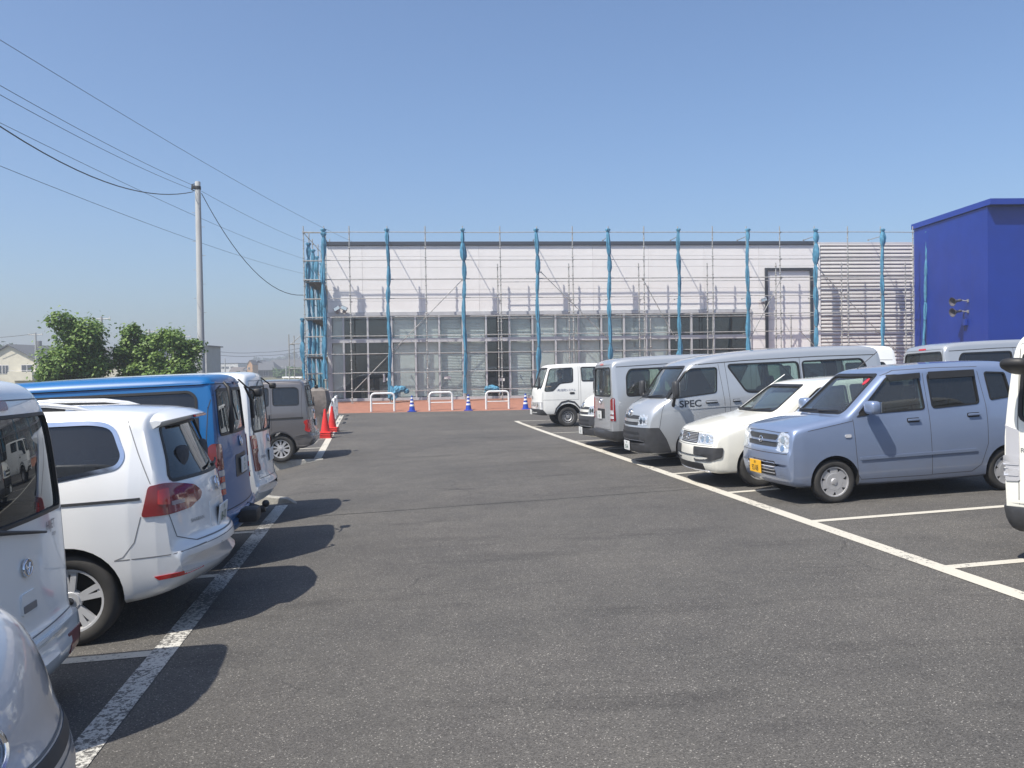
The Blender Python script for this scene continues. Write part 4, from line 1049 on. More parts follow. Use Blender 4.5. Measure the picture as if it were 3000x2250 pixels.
# ================================================================ pole and wires
M_POLE = mottle(mat('concrete pole', (.36, .37, .37), .8), 2.5, .8, 1.1, stretch=(1, 1, .3)); M_WIRE = mat('black cable', (.02, .02, .022), .6)
def at(x, y, D):
    d = fw + rr * ((x - 1500) / 2550) - uu * ((y - 1125) / 2550); return Vector((0, 0, 1.83)) + d * (D / d.y)
pt = at(579, 532, 38); pole = tag(empty('utility_pole', Vector((pt.x, pt.y, -.5))), 'tall grey concrete utility pole beyond the parked vans', 'pole')
H = pt.z + .5
bm = BM(); lathe(bm, [(.165, 0), (.16, .5), (.115, H - .02), (.10, H)], 24); obj('shaft', bm, M_POLE, pole, smooth=50)
for k in range(11):
    z = 3.2 + k * .62; bm = BM(); s_ = 1 if k % 2 else -1; tube(bm, [(0, 0, z), (s_ * .28, 0, z)], .009, 6); obj('step_bolt', bm, M_STEEL, pole)
bm = BM(); lathe(bm, [(.13, H - .35), (.135, H - .33), (.135, H - .22), (.13, H - .20)], 20); box(bm, (-.16, -.05, H - .25), (.18, .10, .16), None, .02); tube(bm, [(-.12, 0, H - .1), (-.25, 0, H - .12), (-.27, 0, H - .35), (-.14, 0, H - .4)], .025, 6); obj('clamp', bm, M_TRIM, pole, smooth=50)
bm = BM(); tube(bm, [(.13, -.02, .4), (.125, -.03, H * .5), (.11, -.03, H - .4)], .02, 6); obj('conduit', bm, M_STEEL, pole)
def wire(label, pts, r, sag=0.0, group='overhead wires'):
    """pts: points the cable is hung from, each (picture column, row, distance in metres) worked out on site"""
    P = [at(*p) for p in pts]; out = []
    for a, b in zip(P, P[1:]):
        for k in range(16):
            t = k / 16; q = a.lerp(b, t); q.z -= 4 * sag * t * (1 - t); out.append(q)
    out.append(P[-1]); bm = BM(); tube(bm, out, r, 5); return tag(obj('overhead_wire', bm, M_WIRE, smooth=60), label, 'wire', group)
wire('highest thin wire running from the upper left down behind the scaffolding', [(-60, 80, 24), (1050, 716, 75)], .009, .35)
wire('wire from the left edge to the top of the utility pole', [(-60, 216, 20), (566, 543, 38)], .008, .12)
wire('lower twin of the wire reaching the top of the utility pole', [(-60, 244, 20), (566, 556, 38)], .008, .15)
wire('thick black cable sagging to the pole top', [(-60, 330, 21), (566, 562, 38)], .018, .75)
wire('wire from the pole top towards the scaffold corner, upper one', [(590, 560, 38), (960, 730, 70)], .008, .25)
wire('middle wire passing behind the utility pole to the scaffold corner', [(-60, 330, 26), (960, 778, 85)], .009, .5)
wire('lowest wire crossing the sky at the left', [(-60, 462, 26), (960, 815, 85)], .009, .5)
wire('black drop cable looping from the pole to the scaffold corner', [(590, 566, 38), (905, 862, 44)], .016, 1.35)

# ================================================================ trees
M_BARK = mottle(mat('bark', (.10, .085, .065), .9), 8, .7, 1.2, bump=.6, bscale=30)
def leaf_mat(name, c0, c1):
    m = mat(name, c0, .55); p = bsdf(m); tc = node(m, 'ShaderNodeObjectInfo'); g = node(m, 'ShaderNodeNewGeometry')
    r = node(m, 'ShaderNodeValToRGB'); r.color_ramp.elements[0].color = (*c0, 1); r.color_ramp.elements[1].color = (*c1, 1)
    link(m, g.outputs['Random Per Island'], r.inputs[0]); link(m, r.outputs[0], p.inputs['Base Color'])
    t = node(m, 'ShaderNodeBsdfTranslucent'); link(m, r.outputs[0], t.inputs[0]); mx = node(m, 'ShaderNodeMixShader'); mx.inputs[0].default_value = .3
    out = m.node_tree.nodes['Material Output']; link(m, p.outputs[0], mx.inputs[1]); link(m, t.outputs[0], mx.inputs[2]); link(m, mx.outputs[0], out.inputs[0])
    return m
M_LEAF = leaf_mat('fresh leaves', (.085, .165, .032), (.21, .31, .075)); M_LEAFD = leaf_mat('dark leaves', (.03, .065, .022), (.06, .11, .035)); M_HEDGE = leaf_mat('hedge leaves', (.04, .10, .02), (.09, .17, .035))
def tree(name, label, p, h, rx, rz, n, seed, lm, leaf=.14, clumps=26, trunk=.07, group=None, low=.25):
    rng = random.Random(seed); root = tag(empty(name, p), label, 'hedge' if name == 'hedge' else 'tree', group); cz = h - rz
    cl = []
    for k in range(clumps):
        th = rng.uniform(0, 6.283); u = rng.uniform(-1, 1); q = (1 - u * u) ** .5; rad = rng.uniform(.12, 1.0) ** .5
        q *= 1 + .45 * min(0, u)
        c = Vector((rx * q * math.cos(th) * rad, rx * q * math.sin(th) * rad, cz + rz * u * rad * rng.uniform(.85, 1.08)))
        if c.z < h * low: c.z = h * low + rng.uniform(0, .3)
        cl.append((c, rng.uniform(.28, .52) * rx))
    bm = BM(); tube(bm, [(0, 0, -.1), (.02, .03, h * .25), (-.03, .02, h * .5), (0, 0, h * .85)], [trunk * 1.3, trunk, trunk * .7, trunk * .2], 9)
    for c, r in cl[::2]:
        z0 = rng.uniform(.22, .6) * h; a = Vector((0, 0, min(z0, c.z))); m_ = a.lerp(c, .5) + Vector((0, 0, -.05 * h)); tube(bm, [a, m_, c], [trunk * .45, trunk * .3, trunk * .12], 5)
    obj('trunk', bm, M_BARK, root, smooth=60)
    vs_, fs = [], []
    per = n // clumps
    for c, r in cl:
        for k in range(per):
            th = rng.uniform(0, 6.283); u = rng.uniform(-1, 1); q = (1 - u * u) ** .5; rad = rng.uniform(.15, 1.12) ** .5 if rng.random() > .07 else rng.uniform(1.1, 1.75)
            o = c + Vector((q * math.cos(th), q * math.sin(th), u * .8)) * r * rad
            d = (o - c).normalized(); up = (d * .6 + Vector((rng.uniform(-.7, .7), rng.uniform(-.7, .7), rng.uniform(.2, 1.3)))).normalized()
            ax = up.orthogonal().normalized(); ax = (Matrix.Rotation(rng.uniform(0, 6.28), 3, up) @ ax); bx = up.cross(ax); s_ = leaf * rng.uniform(.6, 1.25)
            b0 = len(vs_)
            vs_ += [o - ax * s_ * .6, o + bx * s_ * .38 - ax * .1 * s_, o + ax * s_ * .62 - up * s_ * .22, o - bx * s_ * .38 - ax * .1 * s_]
            fs += [(b0, b0 + 1, b0 + 2), (b0, b0 + 2, b0 + 3)]
    me = bpy.data.meshes.new('crown'); me.from_pydata([tuple(v) for v in vs_], [], fs); me.materials.append(lm); me.shade_smooth()
    obj('crown', me, None, root)
    return root
G30 = -.30
def ground_at(x, D, z): q = at(x, 1100, D); return Vector((q.x, q.y, z))
tree('young_tree', 'leafy young green tree, left one of three behind the blue van', ground_at(214, 30, G30), 4.3, 1.0, 1.75, 19000, 3, M_LEAF, .115, 70, group='young trees behind the parked vans')
tree('young_tree', 'leafy young green tree, middle one of three behind the blue van', ground_at(412, 31, G30), 4.1, .78, 1.75, 15000, 8, M_LEAF, .115, 56, group='young trees behind the parked vans')
tree('young_tree', 'leafy young green tree just left of the utility pole', ground_at(506, 30, G30), 4.05, .80, 1.75, 15000, 12, M_LEAF, .115, 56, group='young trees behind the parked vans')

# ================================================================ houses and far things
def mm(n, c, r=.8, **k): return mottle(mat(n, c, r), 1.5, .88, 1.06, **k)
H_CREAM = mm('cream render', (.58, .55, .45)); H_GREY = mm('grey render', (.34, .35, .36)); H_WHITE = mm('white render', (.66, .66, .65)); H_DARK = mm('dark timber', (.10, .09, .085)); H_ORANGE = mm('orange render', (.60, .36, .19)); R_SLATE = mm('slate roof tiles', (.10, .105, .115)); R_BROWN = mm('brown roof tiles', (.15, .13, .12)); H_GLASS = mat('house window glass', (.05, .06, .075), .1); H_FR = mat('white window frame', (.6, .6, .6), .5)
def house(name, label, x, D, zb, w, d, hw, hr, wall, roof, wins=(), gable='F', rz=0.0, group=None, cat='house', flat=False, eave=.35):
    """wins: (x0, z0, w, h) on the side that faces the car park"""
    root = tag(empty(name, ground_at(x, D, zb), rz), label, cat, group)
    bm = BM(); box(bm, (0, 0, hw / 2), (w, d, hw))
    if gable == 'F' and not flat:
        for y in (-d / 2, d / 2 - .02):
            v = [bm.verts.new(q) for q in ((-w / 2, y, hw), (w / 2, y, hw), (0, y, hw + hr), (-w / 2, y + .02, hw), (w / 2, y + .02, hw), (0, y + .02, hw + hr))]
            for f in ((0, 1, 2), (5, 4, 3), (0, 3, 4, 1), (1, 4, 5, 2), (2, 5, 3, 0)): bm.faces.new([v[i] for i in f])
    obj('wall', bm, wall, root)
    bm = BM(); t = .14
    if flat: box(bm, (0, 0, hw + t / 2), (w + eave, d + eave, t))
    else:
        for s_ in (-1, 1):
            if gable == 'F':
                L_ = math.hypot(w / 2, hr); k = (L_ + eave) / L_
                a = Vector((0, 0, hw + hr)); b = Vector((s_ * w / 2 * k, 0, hw + hr - hr * k)); y0 = d / 2 + eave
                pts = [a + Vector((0, -y0, .03)), a + Vector((0, y0, .03)), b + Vector((0, y0, .03)), b + Vector((0, -y0, .03))]
            else:
                L_ = math.hypot(d / 2, hr); k = (L_ + eave) / L_
                a = Vector((0, 0, hw + hr)); b = Vector((0, s_ * d / 2 * k, hw + hr - hr * k)); x0 = w / 2 + eave; ri = x0 * (.62 if gable == 'H' else 1)
                pts = [a + Vector((-ri, 0, .03)), a + Vector((ri, 0, .03)), b + Vector((x0, 0, .03)), b + Vector((-x0, 0, .03))]
            v = [bm.verts.new(p) for p in pts]; v2 = [bm.verts.new(p + Vector((0, 0, t))) for p in pts]
            bm.faces.new(v); bm.faces.new(v2[::-1])
            for i in range(4): bm.faces.new((v[i], v[(i + 1) % 4], v2[(i + 1) % 4], v2[i]))
        if gable == 'H':
            for s_ in (-1, 1):
                v = [bm.verts.new(q) for q in ((s_ * (w / 2 + eave) * .62, 0, hw + hr + .1), (s_ * (w / 2 + eave), -d / 2 - eave, hw), (s_ * (w / 2 + eave), d / 2 + eave, hw))]; bm.faces.new(v)
    obj('roof', bm, roof, root)
    for q in wins:
        x0, z0, ww, hh = q[:4]; bm = BM(); box(bm, (x0 + ww / 2, -d / 2 - .01, z0 + hh / 2), (ww + .12, .06, hh + .12)); f = obj('window', bm, H_FR, root)
        bm = BM(); box(bm, (x0 + ww / 2, -d / 2 - .045, z0 + hh / 2), (ww, .03, hh)); obj('pane', bm, H_GLASS, f)
        if ww > .7: bm = BM(); box(bm, (x0 + ww / 2, -d / 2 - .065, z0 + hh / 2), (.06, .02, hh)); obj('glazing_bar', bm, H_FR, f)
    return root
h1 = house('house', 'cream two storey house with dark gabled roof and balcony at the left edge', 92, 115, -.3, 9.4, 8, 4.0, 2.3, H_CREAM, R_SLATE, ((-1.9, 2.75, .75, 1.0), (-.95, 2.75, .75, 1.0), (1.7, 2.9, 1.5, .85)), rz=R(-8))
bm = BM(); box(bm, (2.3, -4.6, 2.35), (3.4, 1.2, 1.1)); obj('balcony', bm, H_CREAM, h1); bm = BM(); tube(bm, [(.65, -5.2, 3.05), (3.95, -5.2, 3.05)], .03, 6); obj('balcony_rail', bm, H_FR, h1); bm = BM(); box(bm, (-4.6, -5, 1.2), (6, 3, 2.3)); obj('lean_to', bm, H_DARK, h1)
house('house', 'house with blue grey tiled roof showing between the young trees', 318, 120, -.3, 8, 8, 4.2, 1.8, H_CREAM, R_SLATE, ((-2, 2.6, 1.2, 1.0),), 'S')
house('house', 'grey gabled house partly hidden behind the tree by the pole', 545, 115, -.3, 5.0, 8, 4.3, 2.2, H_GREY, R_SLATE, ((-1, 2.8, .8, 1.0),), 'F')
house('house', 'narrow grey block with flat overhanging roof just right of the pole', 608, 105, -.3, 1.6, 5, 5.5, 0, H_GREY, R_SLATE, ((-.2, 3.9, .25, .8), (.15, 3.9, .25, .8), (.1, 2.3, .4, .6)), flat=True, eave=.5)
house('apartment_block', 'white two storey block with two rows of small windows in the distance', 672, 250, .9, 7.6, 8, 4.1, 0, H_WHITE, R_SLATE, [(-2.2 + 1.3 * k, 2.7, .75, .55) for k in range(4)] + [(-3.2 + 1.25 * k, .7, .75, .6) for k in range(4)], flat=True, cat='building', eave=.2)
house('house', 'dark tiled traditional farmhouse in front of the distant wood', 772, 230, .9, 7.0, 7, 2.2, 1.9, H_DARK, R_SLATE, ((-1.8, .5, 1.2, 1.2), (1.0, .5, 1.2, 1.2)), 'H', eave=.7)
house('house', 'small upper storey of the dark tiled farmhouse with pale gable', 768, 232, 3.0, 3.4, 5, 1.1, 1.3, H_DARK, R_SLATE, (), 'F', eave=.4)
house('house', 'narrow orange house beside the dark farmhouse', 741, 222, .9, 1.3, 5, 3.4, 1.0, H_ORANGE, R_BROWN, ((-.35, 2.2, .3, .5), (-.4, .5, .7, .7)), 'F', eave=.12)
house('house', 'low grey tiled house right of the dark farmhouse', 845, 240, 1.0, 8.0, 7, 2.4, 2.2, H_CREAM, R_SLATE, (), 'S', eave=.5)
house('house', 'low dark roofed house beside the white block', 705, 235, .9, 4.0, 5, 1.6, 1.2, H_DARK, R_BROWN, (), 'S')
for x, D, h, rx, nm in ((20, 150, 7.4, 2.6, 'dark wooded knoll tree at the left edge'), (50, 155, 7.3, 2.2, 'dark evergreen tree behind the cream house'), (83, 160, 8.0, 1.3, 'thin dark conifer rising behind the roof of the cream house')):
    tree('far_tree', nm, ground_at(x, D, 0), h, rx, h * .38, 1400, int(x), M_LEAFD, .6, 16, .2, 'dark trees behind the cream house')
for k, (x, h, rx) in enumerate(((738, 12.5, 4.5), (752, 14, 4.5), (768, 14.5, 5), (786, 15, 5), (802, 15, 4.5), (818, 14.5, 5), (836, 15.2, 5), (852, 17.5, 4.2), (868, 17, 5), (884, 16, 5))):
    tree('far_tree', ['dark tree in the distant wood, counted %s from the left' % w for w in ('first', 'second', 'third', 'fourth', 'fifth', 'sixth', 'seventh', 'eighth', 'ninth', 'tenth')][k], ground_at(x, 560, 1.2), h * .78, rx, h * .36, 900, 100 + k, M_LEAFD, 1.5, 14, .3, 'trees of the distant wood')
for x, w, h, D, nm in ((828, 4.6, 1.9, 200, 'clipped bright green hedge beside the distant houses, left'), (868, 4.4, 2.2, 190, 'dark green hedge beside the distant houses, right'), (690, 3.2, 1.6, 215, 'round dark bush before the white block')):
    tree('hedge', nm, ground_at(x, D, .6), h * 1.15, w * .5, h * .55, 1500, int(x), M_HEDGE, .5, 18, .08, 'far hedges and bushes')
def far_pole(label, x, D, ytop, zb, arms=1, transformer=False):
    t = at(x, ytop, D); p = tag(empty('distant_pole', Vector((t.x, t.y, zb))), label, 'pole', 'distant utility poles'); H = t.z - zb
    bm = BM(); tube(bm, [(0, 0, 0), (0, 0, H)], [.16, .11], 8); obj('shaft', bm, M_POLE, p)
    for k in range(arms): bm = BM(); tube(bm, [(-.9, 0, H - .25 - k * .5), (.9, 0, H - .25 - k * .5)], .05, 6); obj('cross_arm', bm, M_STEEL, p)
    for s_ in (-.8, .8): bm = BM(); tube(bm, [(s_, 0, H - .25), (s_, 0, H - .02)], .05, 6); obj('insulator', bm, M_PLW, p)
    if transformer: bm = BM(); lathe(bm, [(.28, H - 1.9), (.3, H - 1.85), (.3, H - 1.05), (.2, H - 1.0)], 14, 'Z', (.45, 0, 0)); obj('transformer', bm, M_GLETT, p)
far_pole('distant pole with transformer behind the cream house', 104, 110, 975, -.3, 1, True); far_pole('distant pole with cross arm rising behind the left young tree', 297, 85, 927, -.3, 1)
far_pole('distant pole top between the middle and right young trees', 437, 95, 965, -.3, 1); far_pole('distant pole just left of the utility pole', 539, 110, 981, -.3, 1); far_pole('thin distant pole before the white block', 659, 190, 1050, .5, 0)
far_pole('thin distant pole right of the farmhouse', 838, 170, 1072, .5, 0)
wire('thin distant wire from the left edge to the transformer pole', [(-40, 990, 110), (104, 977, 110)], .03, .1, 'distant wires'); wire('upper distant wire before the white block', [(625, 1028, 120), (760, 1032, 130), (900, 1016, 120)], .028, .2, 'distant wires'); wire('lower distant wire before the white block', [(625, 1038, 120), (760, 1042, 130), (900, 1026, 120)], .028, .2, 'distant wires')
gp = tag(empty('guard_rail', ground_at(830, 75, -.3)), 'white pipe guard rail by the field left of the scaffolding', 'railing'); q0, q1 = at(828, 1106, 75), at(886, 1106, 72)
bm = BM(); tube(bm, [q0 - gp.location, q1 - gp.location], .07, 8); obj('rail', bm, M_WPAINT, gp)
for k in range(4): q = q0.lerp(q1, (k + .2) / 3.6) - gp.location; bm = BM(); tube(bm, [(q.x, q.y, 0), tuple(q)], .05, 8); obj('post', bm, M_WPAINT, gp)

# ================================================================ people
M_SKIN = mat('skin', (.42, .24, .16), .6); M_HAIR = mat('black hair', (.012, .011, .01), .6)
def person(label, M, pose, cloth, hair=True, helmet=None):
    """body grown from a jointed skeleton; pose: 'sit' or 'stand'"""
    root = tag(empty('person'), label, 'person'); root.matrix_world = M
    if pose == 'sit':
        J = {'hip': (0, 0, .12), 'bel': (-.02, 0, .30), 'che': (-.03, 0, .50), 'nek': (-.01, 0, .62), 'sL': (-.02, .17, .55), 'eL': (.10, .22, .30), 'wL': (.32, .16, .34), 'sR': (-.02, -.17, .55), 'eR': (.10, -.22, .30), 'wR': (.32, -.16, .34),
             'hL': (.0, .10, .10), 'kL': (.42, .12, .14), 'aL': (.50, .12, -.26), 'fL': (.66, .12, -.30), 'hR': (0, -.10, .10), 'kR': (.42, -.12, .14), 'aR': (.50, -.12, -.26), 'fR': (.66, -.12, -.30)}
    else:
        J = {'hip': (0, 0, .92), 'bel': (.01, 0, 1.08), 'che': (0, 0, 1.28), 'nek': (.02, 0, 1.42), 'sL': (0, .18, 1.36), 'eL': (.05, .24, 1.10), 'wL': (.22, .18, .98), 'sR': (0, -.18, 1.36), 'eR': (0, -.25, 1.09), 'wR': (.10, -.24, .86),
             'hL': (0, .09, .88), 'kL': (.05, .10, .48), 'aL': (-.02, .10, .08), 'fL': (.14, .11, .03), 'hR': (0, -.09, .88), 'kR': (.02, -.10, .48), 'aR': (-.04, -.10, .08), 'fR': (.12, -.11, .03)}
    rad = {'hip': .13, 'bel': .125, 'che': .14, 'nek': .06, 's': .065, 'e': .048, 'w': .038, 'h': .09, 'k': .062, 'a': .045, 'f': .04}
    names = list(J); E_ = [('hip', 'bel'), ('bel', 'che'), ('che', 'nek'), ('che', 'sL'), ('sL', 'eL'), ('eL', 'wL'), ('che', 'sR'), ('sR', 'eR'), ('eR', 'wR'), ('hip', 'hL'), ('hL', 'kL'), ('kL', 'aL'), ('aL', 'fL'), ('hip', 'hR'), ('hR', 'kR'), ('kR', 'aR'), ('aR', 'fR')]
    me = bpy.data.meshes.new('body'); me.from_pydata([J[n] for n in names], [(names.index(a), names.index(b)) for a, b in E_], [])
    o = bpy.data.objects.new('body', me); COL.objects.link(o); sk = o.modifiers.new('skin', 'SKIN'); ss = o.modifiers.new('sub', 'SUBSURF'); ss.levels = 2; ss.render_levels = 2
    for i, n in enumerate(names):
        r = rad.get(n) or rad[n[0]]; me.skin_vertices[0].data[i].radius = (r, r * (1.15 if n in ('che', 'bel', 'hip') else 1)); me.skin_vertices[0].data[i].use_root = n == 'hip'
    bpy.context.view_layer.update(); dg = bpy.context.evaluated_depsgraph_get(); new = bpy.data.meshes.new_from_object(o.evaluated_get(dg)); bpy.data.objects.remove(o)
    new.materials.clear(); new.materials.append(cloth); new.shade_smooth(); b = obj('body', new, None, root)
    n = Vector(J['nek']); bm = BM(); blob(bm, n + Vector((.025, 0, .16)), (.095, .075, .115), .95, 18, 14); tube(bm, [n + Vector((0, 0, -.05)), n + Vector((.01, 0, .09))], [.055, .05], 10); blob(bm, n + Vector((.118, 0, .145)), (.018, .014, .022), 1, 8, 6)
    for s_ in (-1, 1): blob(bm, n + Vector((.015, s_ * .078, .15)), (.02, .012, .032), 1, 8, 6)
    hd = obj('head', bm, M_SKIN, root, smooth=70)
    bm = BM()
    for s_ in (-1, 1): blob(bm, n + Vector((.108, s_ * .032, .175)), (.008, .014, .007), 1, 8, 6)
    box(bm, n + Vector((.112, 0, .098)), (.01, .045, .008)); obj('eyes_and_mouth', bm, M_HAIR, hd)
    bm = BM()
    if helmet: lathe(bm, [(.135, .0), (.125, .012), (.118, .06), (.085, .115), (.03, .14), (.005, .143)], 20, 'Z', n + Vector((.02, 0, .20))); obj('helmet', bm, helmet, root, smooth=60)
    else: blob(bm, n + Vector((.002, 0, .195)), (.105, .086, .10), .95, 18, 12); obj('hair', bm, M_HAIR, root, smooth=70)
    bm = BM()
    for s_, w in ((1, 'wL'), (-1, 'wR')):
        e = Vector(J['e' + w[1]]); q = Vector(J[w]); d = (q - e).normalized(); sd = Vector((0, 1, 0)); sd = (sd - d * sd.dot(d)).normalized()
        blob(bm, q + d * .05, (.045, .036, .02), .7, 10, 8, d.to_track_quat('X', 'Z').to_matrix())
        for k in range(4): st = q + d * .085 + sd * (-.03 + .02 * k); tube(bm, [st, st + d * .035 + Vector((0, 0, -.01)), st + d * (.05 + .008 * (k % 3)) + Vector((0, 0, -.035))], [.010, .009, .007], 6)
        st = q + d * .03 + sd * s_ * -.035; tube(bm, [st, st + d * .03 + sd * s_ * -.02, st + d * .05 + sd * s_ * -.02 + Vector((0, 0, -.015))], [.011, .010, .008], 6)
    obj('hands', bm, M_SKIN, root, smooth=60)
    return root
def people(tr):
    M = tr.root.matrix_world
    person('person with black hair and dark jacket sitting at the wheel of the work truck', M @ Matrix.Translation((tr.L / 2 - 1.0, -.36, .92)), 'sit', mat('dark jacket', (.03, .035, .045), .9))
    person('person with black hair and pale shirt looking out of the rear cab window', M @ Matrix.Translation((tr.L / 2 - 2.02, .35, .92)) @ Matrix.Rotation(R(50), 4, 'Z'), 'sit', mat('pale shirt', (.40, .36, .33), .9))
    q = at(897, 1100, 47); person('worker in blue clothes and white helmet standing left of the scaffolding', Matrix.Translation((q.x, q.y, .33)) @ Matrix.Rotation(R(200), 4, 'Z'), 'stand', mat('blue work clothes', (.02, .06, .22), .9), helmet=M_WPAINT)

# ================================================================ air
def haze():
    bm = BM(); box(bm, (0, 1180, 10.5), (4600, 2620, 25)); m = bpy.data.materials.new('haze'); m.use_nodes = True; nt = m.node_tree
    nt.nodes.remove(nt.nodes['Principled BSDF']); v = nt.nodes.new('ShaderNodeVolumePrincipled'); v.inputs['Color'].default_value = (.86, .90, .95, 1); v.inputs['Density'].default_value = .0020; v.inputs['Anisotropy'].default_value = .3
    nt.links.new(v.outputs[0], nt.nodes['Material Output'].inputs['Volume'])
    tag(obj('haze', bm, m), kind='stuff')
haze()

# ---------------------------------------------------------------- right row
P_BLUE = paint('pale blue metallic paint', (.215, .275, .41), .4, .36)
P_SILV = paint('silver metallic paint', (.47, .49, .51), .5, .36)
P_CREAM = paint('cream white paint', (.80, .79, .71), 0, .35)
P_WHITE = paint('white paint', (.80, .81, .80), 0, .33)
P_PEARL = paint('pearl white paint', (.79, .80, .80), .1, .33)
P_VBLUE = paint('strong blue paint', (.002, .105, .30), 0, .4, .35)
P_GREY = paint('warm grey metallic paint', (.17, .16, .16), .5, .36)
P_TRUCK = paint('work truck white paint', (.77, .77, .74), 0, .45, .6)
P_LSILV = paint('cool silver paint', (.56, .57, .60), .5, .34)

def circle(y, z, r, n=10, rz=None): return [(y + r * math.cos(2 * math.pi * k / n), z + (rz or r) * math.sin(2 * math.pi * k / n)) for k in range(n)]
def headlight(c, pts, bowls, r=.03):
    for sg in (1, -1):
        q = [(sg * p[0], p[1]) for p in pts]
        q = [(sg * c.wy(abs(p[0])), p[1]) for p in q]
        h = c.patch('headlight', q, 'f', M_LAMPG, r, .004, .02, .035)
        for y, z, rad in bowls: c.patch('reflector', circle(sg * c.wy(y), z, rad), 'f', M_CHROME, 0, .010, .01, parent=h, res=.03)
        c.patch('lens', q, 'f', G_LAMP, r, .02, .016, .035, parent=h)

def wagon():
    sp = dict(L=3.32, W=1.475, top=[(0, .50), (.006, .58), (.015, .66), (.04, .70), (.055, .80), (.07, .88), (.11, .935), (.22, .965), (.46, 1.005), (.76, 1.05), (.84, 1.075), (1.14, 1.33), (1.34, 1.50), (1.44, 1.57), (1.56, 1.605), (1.95, 1.642), (2.6, 1.648),
              (3.05, 1.635), (3.19, 1.61), (3.25, 1.52), (3.28, 1.15), (3.30, .85), (3.31, .65), (3.32, .5)],
              bot=[(0, .46), (.01, .36), (.05, .25), (.15, .205), (.9, .20), (1.2, .19), (2.6, .19), (3.0, .22), (3.25, .27), (3.3, .38), (3.32, .46)],
              plan=[(0, .92), (.06, .95), (.2, .972), (.5, .99), (.9, 1), (2.7, 1), (3.15, .98), (3.32, .95)],
              g=[(.19, .95), (.3, .98), (.5, 1.0), (.8, 1.0), (.95, .985), (1.08, .955), (1.3, .90), (1.5, .85), (1.65, .825)],
              rt=[(.4, .05), (.95, .07), (1.15, .07), (1.6, .10)], cab=(.88, 3.2), floor=.42, ws=1.7, rs=.35, bf=.085, fl=1.9, crown=.02)
    c = Car('parked_car', 'pale blue boxy small car with a yellow number plate, nose to the aisle', 'car', sp, P_BLUE, 10.70, 4.78, -1, 1)
    c.window('windshield', [(-.56, 1.095), (.56, 1.095), (.495, 1.54), (-.495, 1.54)], 'F', G_CLEAR, .05, .035)
    c.window('side_window', [(1.0, 1.075), (1.89, 1.095), (1.87, 1.52), (1.44, 1.505)], 'L', G_MID, .04, .02)
    c.window('side_window', [(2.0, 1.10), (2.64, 1.125), (2.63, 1.50), (2.60, 1.53), (1.99, 1.525)], 'L', G_TINT, .045, .02)
    c.window('side_window', [(2.81, 1.16), (3.11, 1.19), (3.06, 1.49), (2.78, 1.51)], 'L', G_TINT, .03, .02)
    c.window('rear_window', [(-.5, 1.1), (.5, 1.1), (.46, 1.48), (-.46, 1.48)], 'B', G_TINT, .05)
    c.wheels('cover7', .268, .185, .155, .66, 3.0, arch=1.17)
    for s_ in 'LR':
        for pl in ([(.92, 1.02), (.94, .6), (.96, .34), (1.0, .275), (1.94, .27)], [(1.93, 1.54), (1.94, 1.0), (1.95, .28)], [(1.94, .275), (2.49, .28), (2.62, .36), (2.72, .62), (2.73, 1.1), (2.68, 1.53)],
                   [(1.36, 1.52), (1.56, 1.59), (2.14, 1.60), (2.69, 1.585)], [(.33, .905), (.55, .94), (.92, 1.0)]):
            c.ribbon(pl, s_, .006)
        c.handle(1.72, .965, s_); c.handle(2.54, .985, s_)
        c.patch('side_moulding', [(.99, .515), (2.56, .53), (2.56, .565), (.99, .55)], s_, c.paint, .008, .014, .02)
        c.patch('window_visor', [(1.46, 1.46), (1.88, 1.475), (1.89, 1.545), (1.44, 1.53)], s_, M_TRIM, .01, .02, .006)
        c.patch('window_visor', [(2.0, 1.46), (2.63, 1.465), (2.63, 1.55), (2.0, 1.55)], s_, M_TRIM, .01, .02, .006)
        c.patch('mirror_panel', [(.97, 1.045), (1.14, 1.06), (1.14, 1.17)], s_, M_TRIM, .01, .008, .01)
        c.mirror(1.10, 1.11, s_, (.07, .11, .082), None, .05, .05)
        c.patch('turn_lamp', [(.80, .80), (.88, .80), (.88, .84), (.80, .84)], s_, M_CLEAR, .018, .01, .012)
        c.patch('tail_light', [(3.15, .75), (3.29, .75), (3.26, 1.1), (3.18, 1.1)], s_, M_RED, .03, .008)
    headlight(c, ((.44, .66), (.76, .645), (.77, .87), (.56, .90), (.46, .86)), ((.59, .80, .045), (.59, .70, .04)))
    g = c.patch('grille', [(-.40, .705), (.40, .705), (.44, .755), (.40, .765), (-.40, .765), (-.44, .755)], 'F', M_BLACKP, .02, .004)
    c.patch('grille', [(-.36, .79), (.36, .79), (.43, .845), (.38, .86), (-.38, .86), (-.43, .845)], 'F', M_BLACKP, .02, .004)
    c.patch('grille_bar', [(-.44, .765), (.44, .765), (.42, .79), (-.42, .79)], 'F', c.paint, .01, .014)
    b = c.patch('air_intake', [(-.40, .345), (.40, .345), (.40, .53), (-.40, .53)], 'F', M_TRIM, .02, .003)
    for k in range(4): c.patch('slat', [(-.39, .375 + k * .04), (.39, .375 + k * .04), (.39, .383 + k * .04), (-.39, .383 + k * .04)], 'F', M_CLEAR, .003, .008, .01, parent=b)
    c.ribbon([(-.68, .63), (.68, .63)], 'F', .008); c.ribbon([(-.6, .895), (-.45, .885), (0, .90), (.45, .885), (.6, .895)], 'F', .008)
    c.emblem('F', 0, .785, .05, M_CHROME, False); c.lettering('S', 'F', 0, .785, .09, M_CHROME, off=.02)
    c.plate('F', -.08, .43, [('92-08', -.025, .105), ('580', .052, .045)], M_PLY, M_INK)
    c.wiper('F', (-.45, 1.085), (.02, 1.10)); c.wiper('F', (.1, 1.085), (.5, 1.10))
    c.dash(1.19, 1.03); c.seats([(1.89, 2), (2.79, 1)], None, (1.49, 1.0, -.33), .48)
